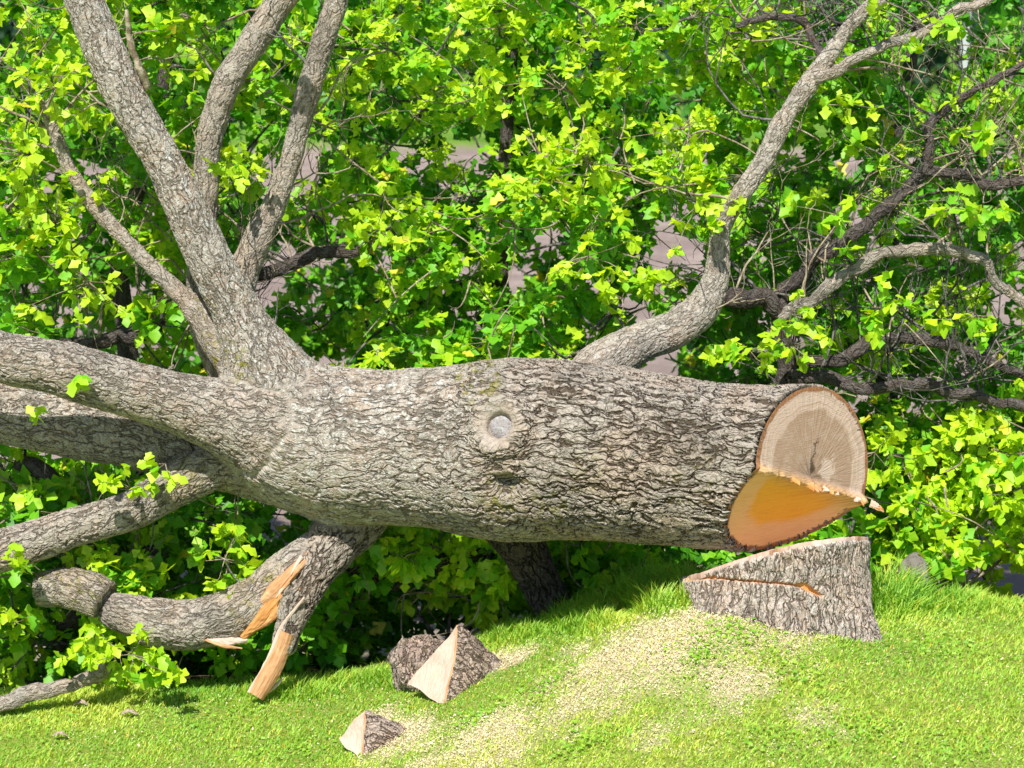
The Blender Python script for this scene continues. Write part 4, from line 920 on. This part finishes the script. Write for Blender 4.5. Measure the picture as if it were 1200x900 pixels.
child(box_obj('wall', (p[0]-1, 64, g+1.9), (5, 3, 3.8), M_BG)); child(box_obj('roof', (p[0]-1, 64, g+3.95), (5.5, 3.6, .26), M_WHITE)); child(box_obj('door', (p[0]-.2, 62.47, g+1.1), (1.0, .05, 2.2), M_WHITE))
# ------------------------------------------------------------------ grass and sawdust
def grass():
    n = 165000
    x = rng.uniform(-3.5, 3.5, n); y = rng.uniform(-2.75, YC+.35, n)**1.0
    P = np.stack([x, y, 0*x], -1); du = dustf(P); keep = rng.random(n) > du*.72
    d = np.hypot(x-SX, y-SY); keep &= d > SR*.98
    x, y = x[keep], y[keep]; n = len(x); z = ground(x, y); P = np.stack([x, y, z], -1); px, py = proj(P)
    cl = fbm(np.stack([x*3.5, y*3.5, 0*x], -1), 3); cl2 = fbm(np.stack([x*1.1+5, y*1.1, 0*x], -1), 2)
    hgt = rng.uniform(.012, .03, n)*(1+.5*cl)
    tall = np.zeros(n)
    for gx, gy, a_, b_, t_ in [(745, 702, 70, 24, .17), (800, 690, 30, 30, .16), (1050, 705, 42, 26, .17), (680, 728, 60, 20, .08), (1110, 712, 60, 16, .07), (860, 712, 55, 10, .08), (600, 745, 50, 15, .06), (340, 815, 60, 10, .06), (470, 800, 60, 12, .05), (700, 712, 40, 14, .1)]:
        tall = np.maximum(tall, t_*(1-sstep(.4, 1.1, np.hypot((px-gx)/a_, (py-gy)/b_))))
    hgt = hgt+tall*rng.uniform(.3, 1.25, n)+ +.03*sstep(YC-.25, YC+.05, y)*rng.uniform(.2, 1, n)
    wd = .0032+.0012*rng.random(n)+tall*.006
    an = rng.uniform(0, 6.283, n); lean = rng.uniform(.2, 1.5, n)*hgt; dx, dy = np.cos(an)*lean, np.sin(an)*lean
    sx, sy = -np.sin(an+.6)*wd, np.cos(an+.6)*wd
    z = z-.004
    b0 = np.stack([x-sx, y-sy, z], -1); b1 = np.stack([x+sx, y+sy, z], -1)
    m0 = np.stack([x-sx*.8+dx*.35, y-sy*.8+dy*.35, z+hgt*.6], -1); m1 = np.stack([x+sx*.8+dx*.35, y+sy*.8+dy*.35, z+hgt*.6], -1)
    tp = np.stack([x+dx, y+dy, z+hgt], -1)
    V = np.stack([b0, b1, m0, m1, tp], 1).reshape(-1, 3); o = np.arange(n)[:, None, None]*5
    T = (np.array([[0, 1, 3], [0, 3, 2], [2, 3, 4]])[None]+o).reshape(-1, 3)
    yel = .0*x
    for gx, gy, r in [(150, 860, 120), (80, 890, 120), (1130, 740, 130), (1050, 830, 160), (900, 850, 90)]: yel = np.maximum(yel, .15*(1-sstep(.2, 1, np.hypot((px-gx), (py-gy)*2)/r)))
    ti = np.clip(.56+.45*cl+.5*cl2+yel+rng.normal(0, .17, n)-tall*1.2, 0, .97); ti[rng.random(n) < .05] = 1.
    tag(mesh('grass', V, T, M_GRASS, None, dict(tint=np.repeat(ti, 5))), kind='stuff')
grass()
def weeds():
    fo = Foliage()
    for gx, gy, a_, b_, n_ in [(870, 745, 50, 14, 260), (820, 772, 40, 14, 180), (935, 795, 50, 16, 200), (1010, 860, 60, 20, 160), (690, 872, 50, 14, 160), (560, 842, 40, 12, 120), (640, 802, 44, 12, 160), (1110, 760, 60, 20, 160), (250, 850, 80, 24, 160), (60, 850, 50, 20, 100), (330, 880, 60, 14, 120), (760, 715, 60, 10, 160), (1120, 880, 60, 16, 120), (910, 870, 60, 14, 120)]:
        c = ghit(gx, gy); ex = a_*mpx(c); ey = b_*mpx(c)/.3
        for _ in range(n_):
            x = c[0]+random.gauss(0, .5)*ex; y = c[1]+random.gauss(0, .5)*ey
            if math.hypot(x-SX, y-SY) < SR*1.05 or y > YC: continue
            a = random.uniform(0, 6.28); fo.pos.append(np.array([x, y, float(ground(x, y))+random.uniform(.012, .035)])); fo.dir.append(np.array([math.cos(a), math.sin(a), random.uniform(-.1, .5)])); fo.size.append(random.uniform(.014, .032)); fo.tint.append(random.uniform(.0, .55))
    E0 = empty('weed_patch', tuple(ghit(870, 745))); fo.build(E0, M_GRASS, objs=0, simple=True, name='weeds')
    w = E0.children[0] if E0.children else [q for q in bpy.data.objects if q.name.startswith('weeds')][0]
    loc = E0.location.copy(); w.parent = None; w.location = loc; bpy.data.objects.remove(E0)
weeds()
def chips():
    n = 400000; x = rng.uniform(-2.6, 2.9, n); y = rng.uniform(-2.6, YC, n); P = np.stack([x, y, 0*x], -1); du = dustf(P)
    keep = (rng.random(n) < du**1.3*.95+.028) & (np.hypot(x-SX, y-SY) > SR*1.0); x, y = x[keep], y[keep]; n = len(x); du = du[keep]; z = ground(x, y)+rng.uniform(.0, .03, n)
    s = rng.uniform(.0015, .005, n)*(1+(rng.random(n) < .02)*1.2); c = np.stack([x, y, z], -1)
    a = norm(rng.normal(0, 1, (n, 3))*np.array([1, 1, .35])); b = norm(np.cross(a, norm(rng.normal(0, .35, (n, 3))+np.array([0, -.2, 1])))); w = rng.uniform(.3, .8, n)[:, None]
    s = s[:, None]; nn = np.cross(a, b)
    V = np.stack([c-a*s-b*s*w, c+a*s-b*s*w, c+a*s*.8+b*s*w, c-a*s*.8+b*s*w, c+nn*s*.35], 1).reshape(-1, 3); o = np.arange(n)[:, None, None]*5
    T = (np.array([[0, 1, 4], [1, 2, 4], [2, 3, 4], [3, 0, 4]])[None]+o).reshape(-1, 3)
    tag(mesh('sawdust', V, T, M_CHIP, None, dict(tint=np.repeat(rng.random(n), 5))), kind='stuff')
chips()
tris = sum(len(o.data.polygons) for o in bpy.data.objects if o.type == 'MESH'); print('polys', tris, 'objects', len(bpy.data.objects))
